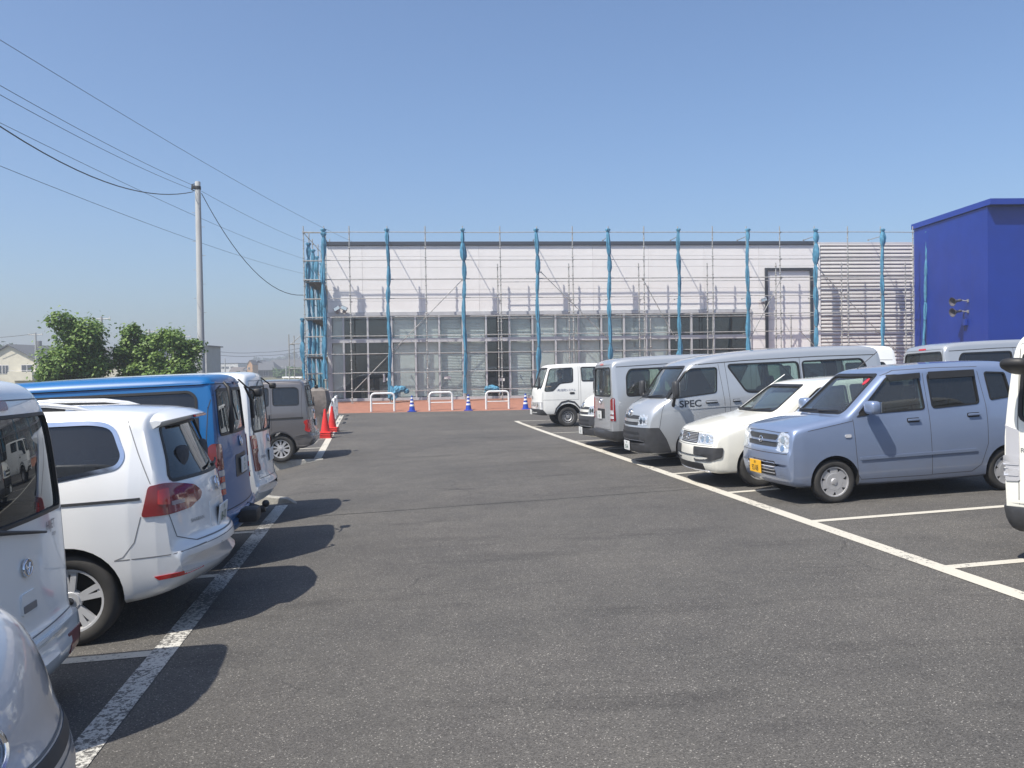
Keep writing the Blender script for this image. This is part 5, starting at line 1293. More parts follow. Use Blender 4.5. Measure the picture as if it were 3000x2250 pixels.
    bm = BM(); x, _ = c.hit(1.56, -.25, 'T'); tube(bm, [x, x + Vector((-.30, 0, .22))], .005, 5); obj('aerial', bm, M_TRIM, c.root)
    c.patch('sticker', circle(.40, 1.47, .04), 'F', M_RED2, .0, -.006, .003, res=.03)
    return c.finish()

def probox(label, a, s0, pm, detail=True):
    sp = dict(L=4.195, W=1.69, top=[(0, .46), (.006, .54), (.02, .60), (.05, .64), (.07, .76), (.11, .81), (.2, .85), (.6, .945), (1.0, 1.0), (1.08, 1.02), (1.35, 1.20), (1.62, 1.385), (1.76, 1.43), (1.95, 1.455), (2.5, 1.475), (3.4, 1.46), (3.8, 1.41), (3.92, 1.33), (4.06, 1.02), (4.14, .85), (4.18, .65), (4.195, .5)],
              bot=[(0, .42), (.01, .30), (.05, .22), (.2, .20), (3.9, .22), (4.15, .3), (4.195, .46)],
              plan=[(0, .87), (.06, .91), (.2, .95), (.5, .98), (.9, 1), (3.5, 1), (4.0, .97), (4.195, .93)],
              g=[(.19, .94), (.32, .98), (.5, 1), (.75, 1.0), (.88, .985), (1.0, .955), (1.25, .87), (1.5, .79)],
              rt=[(.4, .05), (.85, .09), (1.05, .08), (1.45, .10)], cab=(1.12, 3.95), floor=.4, ws=2.0, rs=.6, bf=.17, fl=2.0, crown=.03)
    c = Car('parked_wagon', label, 'car', sp, pm, a, s0, -1, 1)
    c.window('windshield', [(-.62, 1.05), (.62, 1.05), (.53, 1.395), (-.53, 1.395)], 'F', G_CLEAR, .05, .03)
    c.window('side_window', [(1.32, 1.0), (2.2, 1.01), (2.2, 1.37), (1.78, 1.35)], 'L', G_MID, .04, .02)
    c.window('side_window', [(2.27, 1.01), (3.1, 1.02), (3.1, 1.37), (2.27, 1.375)], 'L', G_TINT, .04, .02)
    c.window('side_window', [(3.2, 1.02), (3.95, 1.03), (3.72, 1.35), (3.2, 1.37)], 'L', G_TINT, .04, .02)
    c.window('rear_window', [(-.58, 1.02), (.58, 1.02), (.5, 1.33), (-.5, 1.33)], 'B', G_TINT, .05)
    c.wheels('cover', .295, .19, .165, .80, 3.35, arch=1.16)
    for s_ in 'LR':
        for pl in ([(1.22, .96), (1.24, .5), (1.3, .26), (2.22, .25)], [(2.23, 1.4), (2.24, .25)], [(.3, .83), (.7, .905), (1.2, .96)]): c.ribbon(pl, s_, .006)
        c.handle(2.05, .87, s_); c.mirror(1.42, 1.03, s_, (.07, .10, .065), M_BLACKP, .05, .02)
    headlight(c, ((.33, .635), (.70, .625), (.88, .64), (.87, .76), (.70, .77), (.33, .775)), ((.47, .70, .05), (.64, .70, .05)), .015)
    g = c.patch('grille', [(-.32, .63), (.32, .63), (.325, .785), (-.325, .785)], 'F', M_BLACKP, .01, .006)
    for k in range(6): c.patch('slat', [(-.31, .645 + k * .023), (.31, .645 + k * .023), (.31, .651 + k * .023), (-.31, .651 + k * .023)], 'F', M_CLEAR, .002, .009, .008, parent=g)
    c.emblem('F', 0, .715, .055)
    for sg in (1, -1):
        c.wrap('bumper_corner', (('y', .28, .38), ('y', .76, .39), ('l', .22, .45), ('l', .25, .585), ('y', .27, .585)), 'f', M_BLACKP, sg, .03, .014)
    c.patch('air_intake', [(-.52, .255), (.52, .255), (.50, .35), (-.50, .35)], 'F', M_TRIM, .02, .003)
    c.patch('lower_lip', [(-.6, .222), (.6, .222), (.58, .245), (-.58, .245)], 'F', M_CLEAR, .01, .01)
    c.ribbon([(-.78, .607), (.78, .607)], 'F', .009); c.ribbon([(-.78, .79), (-.35, .80), (.35, .80), (.78, .79)], 'F', .007)
    c.plate('F', 0, .455, [('75-91', -.025, .105), ('400', .052, .045)])
    c.wiper('F', (-.5, 1.035), (0.02, 1.06)); c.wiper('F', (.1, 1.035), (.55, 1.06))
    c.dash(1.5, .98); c.seats([(2.15, 2), (3.0, 1)], None, (1.82, .93, -.36), .42, .58)
    bm = BM(); blob(bm, (c.L / 2 - 1.78, 0, 1.33), (.02, .10, .032), .5); obj('rear_view_mirror', bm, M_TRIM, c.root, smooth=60)
    bm = BM(); x, _ = c.hit(1.5, .6, 'L'); x, _ = c.hit(1.45, -.6, 'T'); tube(bm, [x, x + Vector((-.45, 0, .28))], .006, 5); obj('aerial', bm, M_PLW, c.root)
    return c.finish()

VAN_TOP = [(0, .46), (.006, .56), (.02, .68), (.04, .72), (.06, .86), (.09, .95), (.14, 1.02), (.24, 1.10), (.38, 1.165), (.44, 1.19), (.62, 1.40), (.80, 1.62), (.90, 1.74), (1.0, 1.80), (1.2, 1.86), (1.6, 1.92), (2.4, 1.965), (3.4, 1.975), (4.2, 1.96), (4.5, 1.93), (4.60, 1.88), (4.635, 1.75), (4.655, 1.3), (4.67, .9), (4.685, .6), (4.695, .5)]
def van(name, label, pm, a, s0, face, sd=1, dark_bumper=True, hz=1.0, glass_side=None, group=None, tail=None):
    sp = dict(L=4.695, W=1.695, top=[(l, z * (hz if z > 1.2 else 1)) for l, z in VAN_TOP],
              bot=[(0, .40), (.01, .30), (.04, .24), (.15, .21), (1.0, .28), (4.3, .30), (4.6, .27), (4.68, .33), (4.695, .46)],
              plan=[(0, .85), (.05, .90), (.2, .955), (.5, .985), (1, 1), (4.2, 1), (4.55, .985), (4.695, .955)],
              g=[(.2, .95), (.4, .985), (.6, 1), (1.0, 1.0), (1.15, .985), (1.4, .945), (1.7, .885), (1.9, .85), (2.3, .80)],
              rt=[(.4, .05), (1.1, .09), (1.2, .08), (1.9, .09)], cab=(.5, 4.58), floor=.5, ws=1.25, rs=.3, bf=.2, fl=1.5, br=.05, crown=.03)
    c = Car(name, label, 'van', sp, pm, a, s0, face, sd, group)
    gs = glass_side or G_MID
    zt = 1.73
    c.window('windshield', [(-.70, 1.215), (.70, 1.215), (.63, 1.74), (-.63, 1.74)], 'F', G_CLEAR, .06, .035)
    c.window('side_window', [(.52, 1.185), (1.42, 1.26), (1.47, 1.70), (1.02, 1.70), (.90, 1.66)], 'L', G_MID, .05, .02)
    c.window('side_window', [(1.66, 1.74), (1.98, 1.24), (3.0, 1.20), (3.0, zt)], 'L', gs, .08, .03)
    c.window('side_window', [(3.08, 1.20), (4.32, 1.19), (4.30, 1.6), (4.22, zt), (3.08, zt)], 'L', gs, .06, .03)
    c.window('rear_window', [(-.68, 1.20), (.68, 1.20), (.63, 1.78), (-.63, 1.78)], 'B', G_MID, .08, .03)
    c.wheels('cover', .325, .20, .19, 1.0, 3.57, arch=1.13)
    for s_ in 'LR':
        for pl in ([(.50, 1.17), (.42, 1.0), (.36, .7), (.34, .36)], [(1.50, 1.76), (1.56, 1.1), (1.55, .40), (1.36, .34)], [(1.62, 1.80), (1.66, 1.1), (1.65, .36)], [(3.03, 1.80), (3.04, .36)]): c.ribbon(pl, s_, .007)
        c.ribbon([(1.0, 1.765), (2.0, 1.80), (3.4, 1.81), (4.5, 1.79)], s_, .016)                       # rain gutter
        c.patch('side_crease', [(.62, .985), (1.5, 1.0), (3.0, 1.0), (3.0, 1.012), (1.5, 1.015), (.62, 1.0)], s_, pm, .004, .008, .015)
        c.handle(1.32, 1.10, s_, .22); c.handle(1.78, 1.10, s_, .14)
        # door mirror on a bent stalk at the front corner
        m = c.mirror(.62, 1.06, s_, (.05, .085, .15), M_BLACKP, .08, .30, .6)
    headlight(c, ((.42, .735), (.68, .735), (.88, .75), (.88, .91), (.74, .935), (.46, .915)), ((.55, .82, .06), (.70, .83, .05)), .02)
    c.patch('grille', [(-.42, .845), (.42, .845), (.45, .905), (.2, .915), (0, .87), (-.2, .915), (-.45, .905)], 'F', M_BLACKP, .01, .006)
    c.patch('grille', [(-.41, .735), (.41, .735), (.41, .79), (-.41, .79)], 'F', M_BLACKP, .01, .006)
    c.patch('grille_bar', [(-.43, .79), (.43, .79), (.43, .845), (-.43, .845)], 'F', M_LAMPG if False else pm, .01, .016)
    c.emblem('F', 0, .955, .075)
    bmat = M_BLACKP if dark_bumper else pm
    b = c.wrap('front_bumper', [('y', -.0, .25)], 'f', bmat, 1) if False else None
    ww = c.wl(.56); w2 = c.wl(.34)
    b = c.patch('front_bumper', [(-ww, .26), (ww, .26), (c.wl(.47), .50), (w2, .70), (-w2, .70), (-c.wl(.47), .50)], 'f', bmat, .03, .012, .02, .04)
    for k in range(3): c.patch('air_slot', [(-.5, .40 + k * .09), (.5, .40 + k * .09), (.48, .44 + k * .09), (-.48, .44 + k * .09)], 'F', M_TRIM, .01, .018, .01, parent=b)
    ww = c.wl(.45)
    rb = c.patch('rear_bumper', [(-ww, .29), (ww, .29), (ww, .485), (-ww, .485)], 'b', bmat, .03, .022, .035, .04)
    for sg in (1, -1):
        l = c.wrap('tail_light', (('y', .715, .70), ('l', .10, .69), ('l', .09, 1.14), ('l', .05, 1.17), ('y', .73, 1.12)), 'b', tail or M_RED, sg, .02, .010)
        c.wrap('reverse_lens', (('y', .725, .83), ('l', .05, .83), ('l', .05, .91), ('y', .725, .91)), 'b', M_CLEAR, sg, .01, .015, .01, l)
        c.wrap('reverse_lens', (('y', .725, .74), ('l', .05, .74), ('l', .05, .80), ('y', .725, .80)), 'b', M_CLEAR, sg, .01, .015, .01, l)
    c.ribbon([(-.695, .5), (-.695, 1.2), (-.66, 1.84), (.66, 1.84), (.695, 1.2), (.695, .5)], 'B', .008)
    c.patch('plate_recess', [(-.30, .73), (.30, .73), (.30, .93), (-.30, .93)], 'B', M_TRIM, .03, .003)
    c.emblem('B', 0, 1.09, .07); c.patch('brake_lamp', [(-.12, 1.84), (.12, 1.84), (.12, 1.875), (-.12, 1.875)], 'B', M_RED2, .01, .008)
    c.wiper('F', (-.55, 1.205), (.05, 1.24)); c.wiper('F', (.1, 1.205), (.6, 1.24))
    c.dash(.75, 1.14); c.seats([(1.45, 2), (2.5, 1), (3.4, 1)], None, (1.08, 1.12, -.38), .62)
    return c

def right_row():
    wagon()
    probox('cream white estate car with black bumper corners, beside the pale blue car', 12.54, 4.45, P_CREAM)
    c = van('parked_van', 'silver van lettered SPEC on its door, nose to the aisle', P_SILV, 15.47, 4.37, -1)
    c.lettering('SPEC', 'L', .93, 1.085, .165, mat('dark grey lettering', (.03, .035, .045), .5), wide=1.12)
    c.plate('F', 0, .36, [('50-54', -.025, .105), ('400', .052, .045)])
    c.finish()
    c = van('parked_van', 'silver van backed in with its rear doors facing the aisle', P_SILV, 18.0, 4.5, 1)
    c.plate('B', .05, .80, [('·361', -.025, .105), ('400', .052, .045)])
    c.finish()
    c = van('parked_van', 'cream white van half hidden between silver van and work truck', P_CREAM, 19.9, 4.5, -1)
    c.plate('F', 0, .36, [('··17', -.025, .105), ('400', .052, .045)])
    c.finish()
    c = van('parked_van', 'cream white van at the right edge, only its rear corner in view', P_CREAM, 7.7, 5.3, 1, glass_side=G_TINT, tail=M_CLEAR)
    c.lettering('REGIUS', 'B', .575, .955, .055, M_GLETT, wide=1.15); c.lettering('ACE', 'B', .40, .957, .07, M_GLETT, wide=1.15)
    c.patch('sticker', circle(.60, 1.30, .035, 12, .045), 'B', M_PLW, 0, -.008, .003, res=.03)
    bm = BM(); blob(bm, (-c.L / 2 - .16, .56, 1.66), (.14, .12, .05), .7, rot=Matrix.Rotation(R(18), 3, 'Y')); tube(bm, [(-c.L / 2 - .10, .5, 1.68), (-c.L / 2 + .06, .45, 1.86)], .02, 6)
    obj('rear_mirror', bm, M_TRIM, c.root, smooth=60)
    th = R(56); f = Vector((math.sin(th), math.cos(th), .028)).normalized(); l = Vector((0, 0, 1)).cross(f).normalized()
    l = (l + Vector((0, 0, -.02))).normalized(); up = f.cross(l)
    corner = Vector((4.17, 7.33, gz(4.17, 7.33)))
    p = corner + f * (c.L / 2 - .05) - l * .81
    c.root.matrix_world = Matrix(((f.x, l.x, up.x, p.x), (f.y, l.y, up.y, p.y), (f.z, l.z, up.z, p.z), (0, 0, 0, 1)))
    c.finish()
    c = van('parked_van', 'silver van in the second row in front of the blue building', P_SILV, 17.4, 11.5, 1, glass_side=G_TINT); c.finish()
    c = van('parked_van', 'high roofed white van seen over the roof of the SPEC van', P_WHITE, 23.2, 9.5, -1, hz=1.12, glass_side=G_TINT); c.finish()
    probox('white estate car in the second row, mostly hidden behind other cars', 20.6, 10.4, P_WHITE)

def truck():
    sp = dict(L=3.0, W=1.70, top=[(0, .50), (.006, .7), (.015, .95), (.03, 1.12), (.06, 1.22), (.12, 1.30), (.30, 1.72), (.37, 1.88), (.44, 1.945), (.6, 1.975), (1.2, 1.995), (2.4, 1.995), (2.85, 1.97), (2.94, 1.9), (2.97, 1.2), (3.0, .6)],
              bot=[(0, .46), (.01, .42), (.05, .38), (.4, .38), (2.9, .42), (2.98, .46), (3.0, .55)],
              plan=[(0, .93), (.05, .955), (.2, .98), (.5, 1), (2.8, 1), (3.0, .97)],
              g=[(.3, .98), (.6, 1), (1.1, 1), (1.3, .98), (1.6, .94), (2.0, .88)], rt=[(.4, .05), (1.25, .08), (1.95, .08)], cab=(.2, 2.88), floor=.75, ws=.75, rs=.25, bf=.12, fl=.7, br=.03, crown=.02)
    c = Car('work_truck', 'white crew cab work truck with blue lettering on its door', 'truck', sp, P_TRUCK, 27.95, 4.70, -1, 1)
    c.window('windshield', [(-.74, 1.27), (.74, 1.27), (.66, 1.87), (-.66, 1.87)], 'F', G_CLEAR, .06, .04)
    c.window('side_window', [(.25, 1.14), (.52, 1.15), (.75, 1.38), (1.17, 1.42), (1.18, 1.87), (.44, 1.84)], 'L', G_CLEAR, .06, .03)
    c.window('side_window', [(1.47, 1.44), (2.25, 1.44), (2.25, 1.88), (1.45, 1.88)], 'L', G_CLEAR, .05, .03)
    c.wheels('steel', .315, .19, .19, 1.0, 2.6 + 5, arch=1.32)
    for s_ in 'LR':
        for pl in ([(.20, 1.1), (.19, .86), (1.35, .86), (1.36, 1.95)], [(1.42, 1.95), (1.42, .5)], [(2.35, 1.95), (2.35, .5)], [(.19, .86), (.2, .45)]): c.ribbon(pl, s_, .009)
        c.patch('door_handle', [(1.06, 1.03), (1.22, 1.03), (1.22, 1.10), (1.06, 1.10)], s_, M_TRIM, .03, .006)
        c.mirror(.10, 1.22, s_, (.03, .07, .16), M_BLACKP, .14, .22, .5)
        c.patch('corner_lamp', [(.03, .60), (.16, .56), (.18, .80), (.03, .80)], s_, M_CLEAR, .02, .008)
        c.patch('bumper_end', [(.03, .385), (.34, .385), (.19, .56), (.03, .56)], s_, M_BLACKP, .02, .014, .02)
        c.patch('wheel_arch_trim', [(.55, .42), (.60, .60), (.78, .80), (1.0, .85), (1.22, .80), (1.40, .60), (1.45, .42), (1.41, .42), (1.36, .58), (1.2, .75), (1.0, .795), (.8, .75), (.64, .58), (.59, .42)], s_, M_BLACKP, .005, .008, .02)
    c.lettering('(有)協同システム', 'L', .95, 1.16, .085, mat('blue grey lettering', (.05, .07, .16), .5), wide=.95)
    headlight(c, ((.50, .60), (.78, .60), (.78, .80), (.52, .80)), ((.62, .70, .06),), .03)
    c.patch('front_bumper', [(-.80, .40), (.80, .40), (.80, .575), (-.80, .575)], 'F', M_BLACKP, .03, .02, .03)
    g = c.patch('grille', [(-.40, .66), (.40, .66), (.42, .78), (-.42, .78)], 'F', M_BLACKP, .02, .006)
    for k in range(4): c.patch('slat', [(-.33 + k * .18, .665), (-.27 + k * .18, .665), (-.27 + k * .18, .775), (-.33 + k * .18, .775)], 'F', c.paint, .005, .012, .01, parent=g)
    c.emblem('F', 0, .93, .06, M_GLETT)
    c.plate('F', -.3, .46, [('··20', -.025, .105)])
    c.wiper('F', (-.6, 1.26), (0, 1.32)); c.wiper('F', (.1, 1.26), (.65, 1.32))
    c.dash(.42, 1.17, .2); c.seats([(.95, 2), (2.0, 1)], None, (.62, 1.22, -.40), .82, .55)
    # open bed behind the cab
    bm = BM(); x0 = c.L / 2 - 3.02
    box(bm, (x0 - 1.2, 0, .80), (2.36, 1.64, .08), None, .01); box(bm, (x0 - 1.2, .80, 1.02), (2.36, .035, .36), None, .006); box(bm, (x0 - 1.2, -.80, 1.02), (2.36, .035, .36), None, .006); box(bm, (x0 - 2.4, 0, 1.02), (.035, 1.63, .36), None, .006)
    obj('cargo_bed', bm, c.paint, c.root)
    bm = BM(); box(bm, (x0 - 1.0, .36, .62), (2.8, .09, .2), None, .01); box(bm, (x0 - 1.0, -.36, .62), (2.8, .09, .2), None, .01); tube(bm, [(x0 - 1.3, -.7, .315), (x0 - 1.3, .7, .315)], .05, 8)
    obj('chassis', bm, M_TRIM, c.root)
    for o in [o for o in c.root.children if o.name.startswith('wheel') and abs(o.location.x) > 4]: o.location.x = x0 - 1.3
    c.finish()
    return c

def left_row():
    # ---- white people carrier
    sp = dict(L=4.854, W=1.904, top=[(0, .5), (.03, .7), (.12, .84), (.35, .93), (1.1, 1.08), (1.25, 1.15), (1.9, 1.53), (2.1, 1.60), (2.5, 1.67), (3.2, 1.70), (3.9, 1.685), (4.3, 1.655), (4.47, 1.635), (4.50, 1.60), (4.53, 1.52), (4.62, 1.30), (4.69, 1.14), (4.73, 1.06), (4.755, .9), (4.77, .72), (4.79, .66), (4.845, .63), (4.852, .57), (4.854, .5)],
              bot=[(0, .42), (.05, .28), (.2, .2), (3.6, .22), (4.4, .27), (4.7, .32), (4.82, .40), (4.854, .46)],
              plan=[(0, .85), (.1, .92), (.4, .97), (1, 1), (4.0, 1), (4.4, .975), (4.65, .93), (4.854, .87)],
              g=[(.2, .955), (.4, .99), (.6, 1), (.95, 1.0), (1.1, .985), (1.2, .965), (1.45, .88), (1.65, .80), (1.75, .77)],
              rt=[(.5, .07), (1.1, .10), (1.65, .12)], cab=(1.3, 4.5), floor=.45, ws=2.2, rs=.75, bf=.25, fl=2, br=.30, crown=.03, rb=.08)
    c = Car('parked_people_carrier', 'white people carrier with roof rails and big red tail lights', 'car', sp, P_PEARL, 7.52, -1.28, -1, -1)
    L = c.L
    def b(*p): return [(L - l, z) for l, z in p]
    c.window('side_window', b((1.95, 1.17), (1.04, 1.20), (.62, 1.265), (.58, 1.34), (.66, 1.56), (.80, 1.595), (1.95, 1.60)), 'L', G_TINT, .07, .03, sealm=M_CHROME)
    c.window('side_window', b((3.0, 1.13), (2.03, 1.16), (2.03, 1.60), (2.75, 1.58), (2.95, 1.45)), 'L', G_TINT, .05, .03, sealm=M_CHROME)
    c.window('windshield', [(-.72, 1.17), (.72, 1.17), (.6, 1.53), (-.6, 1.53)], 'F', G_CLEAR, .06)
    c.window('rear_window', [(-.76, 1.13), (.76, 1.13), (.68, 1.28), (.60, 1.545), (-.60, 1.545), (-.68, 1.28)], 'B', G_TINT, .08, .025)
    c.wheels('alloy5', .332, .232, .225, .95, L - .985, arch=1.13)
    for s_ in 'LR':
        c.patch('side_moulding', b((2.9, .995), (.47, 1.02), (.47, 1.04), (2.9, 1.015)), s_, M_BLACKP, .004, .006, .015)
        for pl in (b((.47, .90), (.52, .72), (.60, .62), (.66, .60)), b((2.0, 1.6), (2.0, .35)), b((.40, 1.13), (.48, 1.35), (.56, 1.6))): c.ribbon(pl, s_, .006)
        c.ribbon(b((.66, .60), (.30, .60), (.10, .62)), s_, .007)
        c.handle(L - 2.25, 1.05, s_)
        bm = BM(); sg = 1 if s_ == 'L' else -1                                           # roof rail
        pts = []
        for l, dz in ((3.1, -.01), (2.95, .04), (2.4, .055), (1.6, .055), (1.15, .045), (.95, .02), (.82, -.012)):
            p, n = c.hit(L - l, sg * .665, 'T'); pts.append(p + Vector((0, 0, dz)))
        tube(bm, pts, [.012, .02, .02, .02, .02, .018, .01], 8); obj('roof_rail', bm, M_RIM, c.root, smooth=60)
        bm = BM(); p, n = c.hit(L - 1.3, sg * .665, 'T'); box(bm, p + Vector((0, 0, .012)), (.55, .02, .045), None, .008); obj('rail_foot', bm, M_TRIM, c.root)
    for sg in (1, -1):
        t = c.wrap('tail_light', (('l', .47, .895), ('l', .41, 1.115), ('l', .30, 1.125), ('l', .12, 1.115), ('y', .48, 1.07), ('y', .38, 1.0), ('y', .42, .95), ('y', .64, .905), ('l', .2, .895)), 'b', M_RED, sg, .03, .010, .02)
        c.wrap('lamp_block', (('l', .34, .98), ('l', .33, 1.08), ('l', .22, 1.085), ('l', .22, .965)), 'b', M_RED2, sg, .01, .014, .01, t)
        c.wrap('lamp_block', (('l', .20, .955), ('l', .20, .985), ('y', .80, .985), ('y', .80, .955)), 'b', mat('dim lens', (.30, .22, .22), .25, 0, .8), sg, .01, .014, .01, t)
        c.wrap('reflector', (('l', .36, .425), ('l', .40, .455), ('y', .60, .475), ('y', .62, .445)), 'b', M_RED2, sg, .008, .006, .01)
        c.patch('parking_sensor', circle(sg * .62, .545, .018), 'B', M_GLETT, 0, .003, .004, res=.02); c.patch('parking_sensor', circle(sg * .28, .56, .018), 'B', M_GLETT, 0, .003, .004, res=.02)
    sp_ = BM()                                                                             # spoiler over the rear glass
    rows = []
    for y in [k * .07 for k in range(-10, 11)]:
        p, n = c.hit(L - .42, y, 'T'); q = Vector((-L / 2 + .20 + .14 * (y / .7) ** 2, y, 1.605 - .03 * (y / .7) ** 2)); m_ = Vector((-L / 2 + .30 + .12 * (y / .7) ** 2, y, 1.555 - .04 * (y / .7) ** 2))
        rows.append([sp_.verts.new(v) for v in (p + Vector((.06, 0, .004)), p.lerp(q, .5) + Vector((0, 0, .014)), q, q - Vector((-.012, 0, .022)), m_)])
    for r1, r2 in zip(rows, rows[1:]):
        for k in range(4): sp_.faces.new((r1[k], r1[k + 1], r2[k + 1], r2[k]))
        sp_.faces.new((r1[4], r1[0], r2[0], r2[4]))
    sp_.faces.new(rows[0]); sp_.faces.new(rows[-1][::-1])
    so = obj('spoiler', sp_, c.paint, c.root, smooth=45)
    bm = BM(); box(bm, (-L / 2 + .205, 0, 1.588), (.02, .42, .02), None, .005); obj('brake_lamp', bm, M_RED, so)
    c.ribbon([(-.83, .90), (-.78, .72), (-.6, .655), (.6, .655), (.78, .72), (.83, .90)], 'B', .008)
    c.ribbon([(-.80, .61), (0, .625), (.80, .61)], 'B', .006)
    c.patch('plate_recess', [(-.30, .70), (.30, .70), (.26, .90), (-.26, .90)], 'B', c.paint, .02, .003)
    c.plate('B', 0, .77, [('86-00', -.025, .105), ('300', .052, .045)], tilt=R(8)); c.emblem('B', 0, 1.02, .065)
    c.lettering('SHARAN', 'B', .50, .80, .040, M_STEEL, wide=1.3)
    c.wiper('B', (0, 1.16), (-.42, 1.18))
    c.dash(1.75, 1.1); c.seats([(2.4, 2), (3.3, 1), (4.1, 1)], None, None, .5)
    c.finish()
    # ---- blue van
    sp = dict(L=4.89, W=1.90, top=[(0, .5), (.04, .8), (.15, .95), (.6, 1.1), (.9, 1.2), (1.5, 1.72), (1.75, 1.84), (2.2, 1.91), (3.5, 1.93), (4.6, 1.92), (4.74, 1.90), (4.78, 1.80), (4.80, 1.5), (4.825, 1.2), (4.84, .8), (4.86, .55), (4.89, .5)],
              bot=[(0, .42), (.05, .3), (.2, .22), (4.6, .27), (4.8, .32), (4.89, .45)],
              plan=[(0, .87), (.1, .92), (.4, .97), (1, 1), (4.4, 1), (4.75, .98), (4.89, .95)],
              g=[(.2, .96), (.5, .995), (.8, 1), (1.15, .995), (1.3, .975), (1.6, .92), (1.85, .865), (1.95, .85)], rt=[(.5, .05), (1.2, .1), (1.9, .10)], cab=(1.0, 4.74), floor=.5, ws=1.9, rs=.3, bf=.2, fl=1.6, br=.10, crown=.03)
    c = Car('parked_van', 'bright blue van with black gear on its rear door, beside the white people carrier', 'van', sp, P_VBLUE, 9.70, -1.47, -1, -1)
    L = c.L
    c.window('side_window', b_(L, (2.0, 1.22), (.30, 1.22), (.32, 1.72), (.38, 1.775), (2.0, 1.775)), 'L', G_TINT, .07, .025)
    c.window('side_window', b_(L, (3.2, 1.22), (2.1, 1.22), (2.1, 1.775), (3.0, 1.76)), 'L', G_TINT, .07, .025)
    c.window('windshield', [(-.75, 1.25), (.75, 1.25), (.66, 1.74), (-.66, 1.74)], 'F', G_CLEAR, .06)
    c.window('rear_window', [(-.74, 1.33), (.74, 1.33), (.70, 1.78), (-.70, 1.78)], 'B', G_TINT, .06, .03)
    c.wheels('alloy5', .33, .21, .21, .95, L - .98)
    for s_ in 'LR':
        c.ribbon(b_(L, (.13, 1.86), (.21, 1.6), (.23, 1.3), (.2, .6), (.16, .35)), s_, .008); c.ribbon(b_(L, (3.0, 1.83), (.2, 1.84)), s_, .012)
        c.patch('roof_moulding', b_(L, (3.0, 1.835), (.12, 1.84), (.12, 1.855), (3.0, 1.85)), s_, P_VBLUE, .004, .016, .02)
    for sg in (1, -1):
        c.wrap('tail_light', (('l', .19, .99), ('l', .22, 1.20), ('l', .16, 1.26), ('y', .87, 1.24), ('y', .85, .99)), 'b', M_RED, sg, .03, .012)
        for k, mm in enumerate((M_CLEAR, M_RED2, M_CLEAR, M_RED2)): c.wrap('lamp_block', (('l', .17 - k * .008, .93 - k * .062), ('l', .17 - k * .008, .985 - k * .062), ('y', .85, .985 - k * .062), ('y', .85, .93 - k * .062)), 'b', mm, sg, .006, .012)
    c.ribbon([(-.82, .5), (-.82, 1.3), (-.78, 1.84), (.78, 1.84), (.82, 1.3), (.82, .5)], 'B', .008); c.ribbon([(-.8, .58), (.8, .58)], 'B', .01)
    c.patch('plate_recess', [(-.34, .86), (.34, .86), (.30, 1.09), (-.30, 1.09)], 'B', M_BLACKP, .03, .003)
    c.plate('B', 0, .97, [('C ·6', -.03, .09), ('500', .045, .055)]); c.emblem('B', 0, 1.22, .065)
    c.patch('rear_bumper', [(-.9, .34), (.9, .34), (.9, .54), (-.9, .54)], 'B', P_VBLUE, .03, .02, .03)
    bm = BM(); X = -L / 2                                                                  # mirror, strap, wiper and hose hung on the rear door
    blob(bm, (X - .06, -.62, 1.72), (.05, .09, .05), .5); tube(bm, [(X - .03, -.6, 1.73), (X + .02, -.3, 1.80), (X + .08, -.2, 1.88)], .010, 6)
    o = obj('rear_mirror', bm, M_TRIM, c.root, smooth=60)
    bm = BM(); tube(bm, [(X + .10, .55, 1.85), (X + .05, .6, 1.80), (X + .03, .62, 1.62), (X + .035, .60, 1.46), (X + .05, .57, 1.34)], [.014, .02, .015, .032, .02], 8); obj('strap', bm, M_TRIM, c.root, smooth=60)
    bm = BM(); tube(bm, [(X + .05, -.4, 1.80), (X + .0, -.52, 1.64), (X + .02, -.70, 1.44)], [.012, .016, .022], 8); obj('wiper_motor', bm, M_BLACKP, c.root, smooth=60)
    bm = BM(); tube(bm, [(X + .06, 0, .52), (X - .10, 0, .46), (X - .16, 0, .47)], [.045, .045, .04], 8); blob(bm, (X - .17, 0, .52), (.04, .04, .04), 1); box(bm, (X - .05, .35, .47), (.20, .30, .14), None, .04); obj('tow_hitch', bm, M_TRIM, c.root, smooth=50)
    c.seats([(3.0, 1)], None, None, .6); c.finish()
    # ---- white long van
    sp = dict(L=4.695, W=1.695, top=[(0, .5), (.05, .9), (.2, 1.1), (.45, 1.2), (1.0, 1.78), (1.2, 1.88), (1.7, 1.96), (3.0, 1.98), (4.3, 1.965), (4.48, 1.945), (4.545, 1.90), (4.575, 1.75), (4.60, 1.3), (4.625, .9), (4.66, .6), (4.695, .5)],
              bot=[(0, .42), (.05, .3), (.2, .24), (4.3, .25), (4.6, .28), (4.695, .42)],
              plan=[(0, .87), (.1, .92), (.4, .97), (1, 1), (4.3, 1), (4.55, .98), (4.695, .945)],
              g=[(.2, .96), (.5, 1), (1.0, 1.0), (1.15, .985), (1.4, .945), (1.7, .89), (1.9, .86), (2.0, .85)], rt=[(.5, .08), (1.2, .1), (1.95, .09)], cab=(.6, 4.5), floor=.5, ws=1.3, rs=.3, bf=.2, fl=1.5, br=.14, crown=.03)
    c = Car('parked_van', 'white van with tall zigzag tail lights, beside the blue van', 'van', sp, P_WHITE, 12.2, -1.50, -1, -1)
    L = c.L
    c.window('side_window', b_(L, (2.2, 1.22), (.42, 1.22), (.45, 1.75), (2.2, 1.75)), 'L', G_TINT, .07, .025)
    c.window('windshield', [(-.68, 1.25), (.68, 1.25), (.6, 1.74), (-.6, 1.74)], 'F', G_CLEAR, .06)
